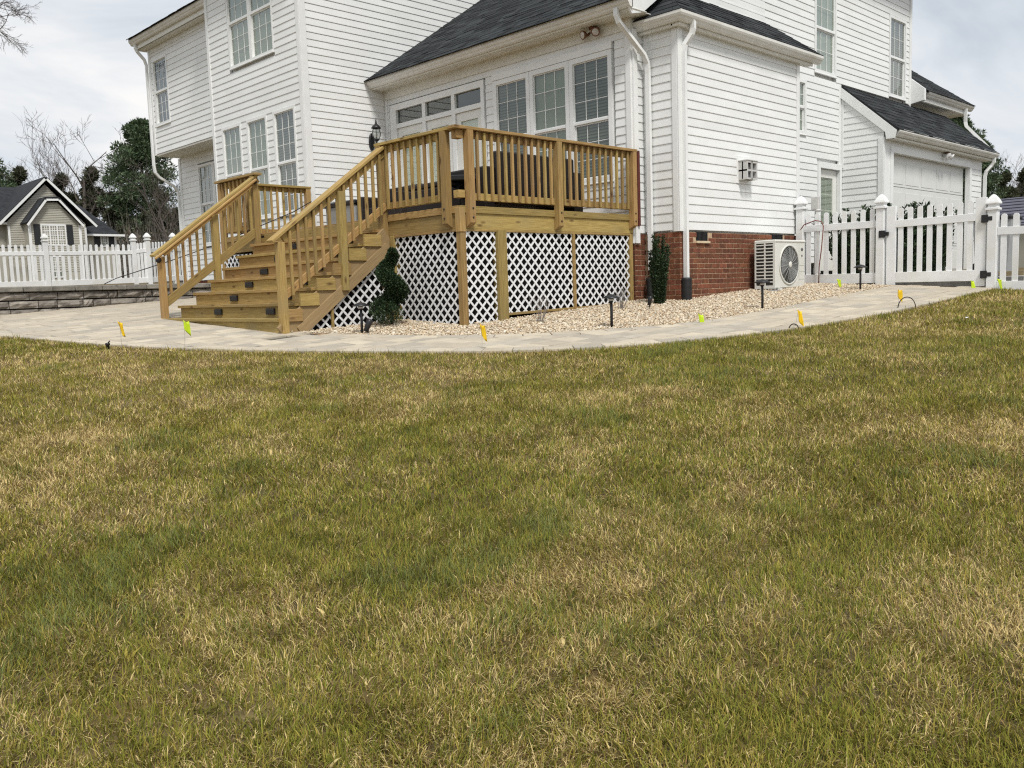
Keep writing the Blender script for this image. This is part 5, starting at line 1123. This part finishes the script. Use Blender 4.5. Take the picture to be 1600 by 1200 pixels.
# the thicket that fills the wood: nobody could count it
def thicket(name, spans, label):
    P, D, TV, TF = [], [], [], []
    for (u0, u1, d0, d1, hmax, n) in spans:
        uu = rng.uniform(u0, u1, n); dd_ = rng.uniform(d0, d1, n)
        for u, d in zip(uu, dd_):
            g = at(u, 440, d); h = hmax*rng.uniform(.35, 1); z = zg(g.x, g.y); k = 26
            q = rng.normal(size=(k, 3))*np.array([.8, .8, h*.26]); P.append(np.array((g.x, g.y, z+h*.45))+q); D.append(q)
            for j in range(5):
                a = rng.uniform(0, 6.28); b = len(TV); p0 = V((g.x+rng.normal(0, .6), g.y+rng.normal(0, .6), z)); p1 = p0+V((.22*h*math.cos(a), .22*h*math.sin(a), h*rng.uniform(.7, 1.25))); w = V((.012+.003*h, 0, 0)); w2 = V((0, .012+.003*h, 0))
                TV += [p0-w, p0+w, p0+w2, p1]; TF += [(b, b+1, b+3), (b+1, b+2, b+3), (b+2, b, b+3)]
    o = add(name, leaves(np.concatenate(P), .17, BR+[(.11, .085, .06), (.04, .035, .026)], dirs=np.concatenate(D), long=2.2), kind='stuff', label=label, cat='thicket')
    add('stems', mesh(TV, TF, barkpale), o)
thicket('thicket', [(-80, 330, 88, 120, 8.5, 640), (196, 320, 74, 88, 6.0, 200), (1440, 1760, 54, 80, 5.5, 380)], 'brown brushy undergrowth and saplings filling the wood')
# overhanging limb from a tree standing left of the picture
tb_ = at(-330, 300, 22); tz = zg(tb_.x, tb_.y)
ot = thing('bare_tree', 'leafless branch reaching in at the top left corner of the sky', 'tree', (tb_.x, tb_.y, tz))
tube('trunk', ot, [(tb_.x, tb_.y, tz-.2), tuple(at(-325, 100, 22)), tuple(at(-315, -60, 22)), tuple(at(-300, -240, 22))], [.26, .2, .15, .09], barkm, 8)
lv, lf_ = [], []
def lt(path, rad, k=4):
    me = tubemesh(path, rad, barkm, k); b = len(lv); lv.extend([tuple(v.co) for v in me.vertices]); lf_.extend([tuple(b+i for i in p.vertices) for p in me.polygons])
R = random.Random(4)
def twg(p, d, L, r, lv_):
    path, rad = [p], [r]; q = d.copy()
    for i in range(4): q = (q+V((R.gauss(0, .14), R.gauss(0, .14), R.gauss(.0, .14)))).normalized(); path.append(path[-1]+q*L/4); rad.append(r*(1-.2*(i+1)))
    lt(path, [max(x, .0022) for x in rad], 4 if lv_ < 2 else 3)
    if lv_ < 3:
        for c in range(5): i = R.randint(1, 3); ax = V((R.gauss(0, 1), R.gauss(0, 1), R.gauss(0, 1))); twg(path[i].lerp(path[i+1], R.random()), (q+ax*.42).normalized(), L*R.uniform(.4, .62), r*.5, lv_+1)
for u0, v0, u1, v1 in ((-318, -20, 0, 46), (-316, -60, -8, 28), (-315, -90, -14, 8)):
    a, b = at(u0, v0, 22), at(u1, v1, 21.5); path = [a, a.lerp(b, .35)+V((0, 0, .25)), a.lerp(b, .7)+V((0, 0, .12)), b]; lt(path, [.075, .05, .03, .015], 6)
    for t in (.55, .7, .8, .88, .95, 1.0):
        p = path[2].lerp(path[3], (t-.7)/.3) if t > .7 else path[1].lerp(path[2], (t-.35)/.35); d = (b-a).normalized()+V((R.gauss(0, .3), R.gauss(0, .3), R.gauss(0, .35))); twg(p, d.normalized(), .68, .012, 0)
add('branches', mesh(lv, lf_, barkm), ot)

# ------------------------------------------------------------------ neighbouring house behind the fence
nh = thing('house', 'grey sided neighbouring house with dark roof and white trimmed gables', 'house', (22, 74, 1.5)); NY = 73.3
def onY(u, v, Y): r = r2*((u-800)/FPX)+d2*((v-600)/FPX)+fw; return r*(Y/r.y)
ap, eL, eR = onY(71, 278, NY), onY(3, 344, NY), onY(146, 352, NY); ez = 6.2; hw = (eR.x-eL.x)/2; cxm = (eL.x+eR.x)/2; gzb = 1.2
WY = Matrix(((0, 1, 0, 0), (1, 0, 0, 0), (0, 0, 1, 0), (0, 0, 0, 1)))
def ny_prism(name, par, pts, y0, y1, mat): return prism(name, par, pts, y0, y1, mat, WY)
ny_prism('gable_wall', nh, [(eL.x+.4, gzb-1), (eR.x-.5, gzb-1), (eR.x-.5, ez), (cxm, ap.z-.45), (eL.x+.4, ez)], NY+.3, NY+8, tansid); GW = [(eL.x+.4, 3.5), (eR.x-.5, 3.5), (eR.x-.5, ez), (cxm, ap.z-.45), (eL.x+.4, ez)]
def laps(par, poly, Y):
    """stepped lap courses clipped to a convex outline on a wall facing -Y"""
    P = [np.array(p, float) for p in poly]; vs, fs = [], []; z = min(p[1] for p in P); zm = max(p[1] for p in P)
    while z < zm:
        q = clip(P, np.array([0, 1.]), z)
        if len(q) >= 3: q = clip(q, np.array([0, -1.]), -(z+.125))
        if len(q) >= 3:
            b = len(vs); m = len(q); vs += [(a[0], Y-.03+.028*(a[1]-z)/.125, a[1]) for a in q]; fs.append(tuple(range(b, b+m)))
            x0, x1 = min(a[0] for a in q if a[1] < z+.01) if any(a[1] < z+.01 for a in q) else 0, max((a[0] for a in q if a[1] < z+.01), default=0)
            if x1 > x0: b = len(vs); vs += [(x0, Y-.03, z), (x1, Y-.03, z), (x1, Y, z), (x0, Y, z)]; fs.append((b, b+3, b+2, b+1))
        z += .13
    add('lap_courses', mesh(vs, fs, tansid), par, kind='stuff')
def slab(par, name, p0, p1, y0, y1, th, mat): 
    d = V((p1[0]-p0[0], 0, p1[1]-p0[1])); n = V((-d.z, 0, d.x)).normalized()
    if n.z < 0: n = -n
    return ny_prism(name, par, [p0, p1, (p1[0]+n.x*th, p1[1]+n.z*th), (p0[0]+n.x*th, p0[1]+n.z*th)], y0, y1, mat)
laps(nh, GW, NY+.298)
slab(nh, 'roof', (eL.x-.1, ez-.1), (cxm, ap.z), NY-.1, NY+9, .12, tanroof); slab(nh, 'roof', (eR.x+.1, ez-.1), (cxm, ap.z), NY-.1, NY+9, .121, tanroof)
slab(nh, 'rake_trim', (eL.x-.15, ez-.28), (cxm, ap.z-.16), NY-.16, NY-.1, .17, trim); slab(nh, 'rake_trim', (eR.x+.15, ez-.28), (cxm, ap.z-.16), NY-.165, NY-.1, .17, trim)
ny_prism('main_wall', nh, [(2, gzb-1), (eL.x+.5, gzb-1), (eL.x+.5, ez), (2, ez)], NY+1.0, NY+9, tansid)
add('main_roof', mesh([(2, NY+.4, ez-.05), (cxm, NY+.4, ez-.05), (cxm, NY+6.5, ap.z-.05), (2, NY+6.5, ap.z-.05), (2, NY+.4, ez-.2), (cxm, NY+.4, ez-.2), (cxm, NY+6.5, ap.z-.2), (2, NY+6.5, ap.z-.2)], [(0, 1, 2, 3), (7, 6, 5, 4), (0, 4, 5, 1), (1, 5, 6, 2), (2, 6, 7, 3), (3, 7, 4, 0)], tanroof), nh)
box('gutter', nh, 2, eL.x+.4, NY+.25, NY+.4, ez-.2, ez-.04, trim)
# clipped front gable
NB = NY-1.2
q0, q1, q2, q3 = [onY(u, v, NB) for u, v in ((42, 343), (71, 310), (89, 310), (128, 350))]; bz = 6.05
ny_prism('front_bay_wall', nh, [(q0.x+.15, gzb-1), (q3.x-.15, gzb-1), (q3.x-.15, bz), (q2.x, q2.z-.3), (q1.x, q1.z-.3), (q0.x+.15, bz)], NB+.1, NY+.5, tansid)
laps(nh, [(q0.x+.15, 2.5), (q3.x-.15, 2.5), (q3.x-.15, bz), (q2.x, q2.z-.3), (q1.x, q1.z-.3), (q0.x+.15, bz)], NB+.098)
for a, b in (((q0.x, bz-.05), (q1.x, q1.z)), ((q3.x, bz-.05), (q2.x, q2.z)), ((q1.x-.02, q1.z-.0), (q2.x+.02, q2.z+.001))):
    slab(nh, 'bay_roof', a, b, NB-.25, NY+.4, .12, tanroof); slab(nh, 'bay_trim', (a[0], a[1]-.2), (b[0], b[1]-.2), NB-.3, NB-.25, .15, trim)
for x0, x1 in ((q0.x+.05, q0.x+.25), (q3.x-.25, q3.x-.05)): box('corner_board', nh, x0, x1, NB+.05, NB+.1, gzb-1, bz-.1, trim)
for x in (eL.x+.4, eR.x-.62): box('corner_board', nh, x, x+.15, NY+.24, NY+.3, gzb-1, ez-.3, trim)
def nwin(u0, u1, v0, v1, Y, n, shut=True, rows=3, cols=2):
    a, b = onY(u0, v0, Y), onY(u1, v1, Y); z1, z0 = (a.z+onY(u1, v0, Y).z)/2, (b.z+onY(u0, v1, Y).z)/2; f = .09
    w = multibox('window', nh, [(a.x-f, b.x+f, Y-.05, Y+.02, z1, z1+f*1.5), (a.x-f, b.x+f, Y-.05, Y+.02, z0-f, z0), (a.x-f, a.x, Y-.05, Y+.02, z0, z1), (b.x, b.x+f, Y-.05, Y+.02, z0, z1)], trim)
    for i in range(n):
        s, e_ = a.x+(b.x-a.x)*i/n, a.x+(b.x-a.x)*(i+1)/n
        if i: box('mullion', w, s-.05, s+.05, Y-.045, Y+.015, z0, z1, trim)
        box('pane', w, s+.05, e_-.05, Y-.012, Y+.015, z0, z1, glass); box('dark_backing', w, s+.05, e_-.05, Y+.02, Y+.03, z0, z1, darkroom); g = []
        for k in range(1, cols+1): xx = s+.05+(e_-s-.1)*k/(cols+1); g.append((xx-.025, xx+.025, Y-.03, Y-.012, z0, z1))
        for k in range(1, rows+1): zz = z0+(z1-z0)*k/(rows+1); g.append((s+.05, e_-.05, Y-.031, Y-.012, zz-.025, zz+.025))
        multibox('muntin_grille', w, g, trim)
    if shut:
        sw = .45
        for x0 in (a.x-f-sw-.04, b.x+f+.04): box('shutter', w, x0, x0+sw, Y-.04, Y+.01, z0-.05, z1+.1, shutterm)
nwin(65, 103, 353, 382, NB+.1, 3, True, 3, 2); nwin(80, 98, 402, 432, NB+.1, 1, False)
# right wing
r0, r1 = onY(147, 353, NY+2), onY(180, 361, NY+2); wz = 5.55
ny_prism('wing_wall', nh, [(eR.x-.6, gzb-1), (r1.x, gzb-1), (r1.x, wz), (eR.x-.6, wz)], NY+2, NY+7, tansid); wt = onY(121, 320, NY+5.2); wr = onY(187, 362, NY+1.6)
add('wing_roof', mesh([(eR.x-1.5, NY+1.6, wz), (wr.x, NY+1.6, wz), (wt.x+.1, NY+5.2, wt.z), (eR.x-2.5, NY+5.2, wt.z), (eR.x-1.5, NY+1.6, wz-.15), (wr.x, NY+1.6, wz-.15), (wt.x+.1, NY+5.2, wt.z-.15), (eR.x-2.5, NY+5.2, wt.z-.15)], [(0, 1, 2, 3), (7, 6, 5, 4), (0, 4, 5, 1), (1, 5, 6, 2), (2, 6, 7, 3), (3, 7, 4, 0)], tanroof), nh)
box('gutter', nh, eR.x-.5, r1.x+.55, NY+1.45, NY+1.6, wz-.2, wz-.03, trim); box('corner_board', nh, r1.x-.15, r1.x+.02, NY+1.94, NY+2.0, gzb-1, wz-.2, trim); nwin(158, 168, 366, 384, NY+2, 1, True)
box('porch_rail', nh, eL.x-4, q0.x, NY-.8, NY-.7, 4.2, 4.28, shutterm)

# ------------------------------------------------------------------ ribbed roof building, car and bin beyond the gate
sh = thing('outbuilding', 'low building with grey ribbed roof showing above the right fence', 'outbuilding', at(1590, 330, 34)); a, b = at(1552, 312, 34), at(1660, 306, 32); c = at(1552, 340, 33)
ax_ = (V((b.x, b.y, 0))-V((a.x, a.y, 0))).normalized(); nb = V((ax_.y, -ax_.x, 0)); nb = nb if nb.dot(fw) < 0 else -nb
zt, zb_ = a.z, c.z-.35; vs = []
p0, p1 = V((a.x, a.y, zt)), V((b.x+ax_.x*6, b.y+ax_.y*6, zt)); e0, e1 = p0+nb*1.6+V((0, 0, zb_-zt)), p1+nb*1.6+V((0, 0, zb_-zt))
rf = add('roof', mesh([p0, p1, e1, e0, p0-V((0, 0, .1)), p1-V((0, 0, .1)), e1-V((0, 0, .1)), e0-V((0, 0, .1))], [(3, 2, 1, 0), (4, 5, 6, 7), (0, 1, 5, 4), (1, 2, 6, 5), (2, 3, 7, 6), (3, 0, 4, 7)], metalroof), sh)
for k in range(9): t = (k+.5)/9; q = V((0, 0, .02)); bar('roof_rib', rf, p0.lerp(e0, t)+q, p1.lerp(e1, t)+q, .05, .035, metalroof, up=nb+V((0, 0, 1)))
wq = [p0+nb*.1, p1+nb*.1, e1-nb*.15, e0-nb*.15]; add('wall', mesh([V((q.x, q.y, zb_-.05)) for q in wq]+[V((q.x, q.y, -.3)) for q in wq], [(0, 1, 2, 3), (7, 6, 5, 4), (0, 4, 5, 1), (1, 5, 6, 2), (2, 6, 7, 3), (3, 7, 4, 0)], tansid), sh)
car = thing('parked_car', 'dark parked car with silver alloy wheels behind the right fence', 'car', (21.5, 4.5, -.06))
CW = frame((21.0, 4.7, -.06), (.72, -.69, 0), (0, 0, 1)) @ Matrix.Translation((1.0, 0, 0))
side = [(-1.5, .32), (3.0, .32), (3.1, .55), (3.02, .85), (2.0, .98), (1.25, 1.02), (.75, 1.50), (-1.0, 1.56), (-1.45, 1.1), (-1.58, .8)]
n_ = len(side); vs = []
for yy, ins in ((-.9, .0), (-.86, .03), (.86, .03), (.9, 0)):
    for x, z in side: f = 1 if z < 1.0 else .82; vs.append((x, yy*f, z+(0 if abs(yy) > .88 else .015)))
fs = [tuple(range(n_)), tuple(range(3*n_, 4*n_))[::-1]]
for j in range(3): fs += [(j*n_+i, (j+1)*n_+i, (j+1)*n_+(i+1) % n_, j*n_+(i+1) % n_) for i in range(n_)]
add('body', mesh(vs, fs, carpaint), car, CW)
for sgn in (-1, 1):
    multi = [(-1.0, 1.08), (1.05, 1.06), (.68, 1.43), (-.92, 1.48)]; vs = [(x, sgn*(.9*.82+.012), z) for x, z in multi]+[(x, sgn*(.9*.82-.02), z) for x, z in multi]; add('side_window', mesh(vs, [(0, 1, 2, 3), (7, 6, 5, 4), (0, 4, 5, 1), (1, 5, 6, 2), (2, 6, 7, 3), (3, 7, 4, 0)], glass), car, CW)
for x in (-.75, 2.2):
    for sgn in (-1, 1):
        Wm = CW @ Matrix.Translation((x, sgn*.84, .36)) @ Matrix.Rotation(math.pi/2, 4, 'X'); ty = lathe('wheel', car, [(.24, -.10), (.34, -.10), (.36, -.05), (.36, .05), (.34, .10), (.24, .10)], rubber, Wm=Wm, k=24)
        lathe('rim', ty, [(.25, .07), (.25, .095), (.22, .10), (.215, .05), (.0, .045)], M('rim_dark', (.05, .05, .05)), Wm=Wm, k=24)
        for k in range(5): a_ = k*2*math.pi/5; bar_ = frame((.12*math.cos(a_), .12*math.sin(a_), .085), (math.cos(a_), math.sin(a_), 0), (0, 0, 1)); add('spoke', boxmesh(.22, .05, .03, silver), ty, Wm @ bar_)
        lathe('hub_cap', ty, [(.05, .06), (.05, .11), (0, .115)], silver, Wm=Wm, k=12)
bn = thing('wheeled_bin', 'dark grey wheeled bin behind the right half of the gate', 'bin', (16.2, 5.15, -.06)); bx_, by_ = 16.15, 4.98
prism('body', bn, [(-.24, .08), (.24, .08), (.29, .92), (-.29, .92)], -.25, .25, boxgrey, Matrix.Translation((bx_, by_, -.06))); box('lid', bn, bx_-.28, bx_+.28, by_-.31, by_+.31, .86, .92, blackplastic, .02)
for s_ in (-1, 1): lathe('wheel', bn, [(.11, -.025), (.12, 0), (.11, .025)], rubber, k=16, Wm=Matrix.Translation((bx_+s_*.22, by_+.22, .06)) @ Matrix.Rotation(math.pi/2, 4, 'Y'))
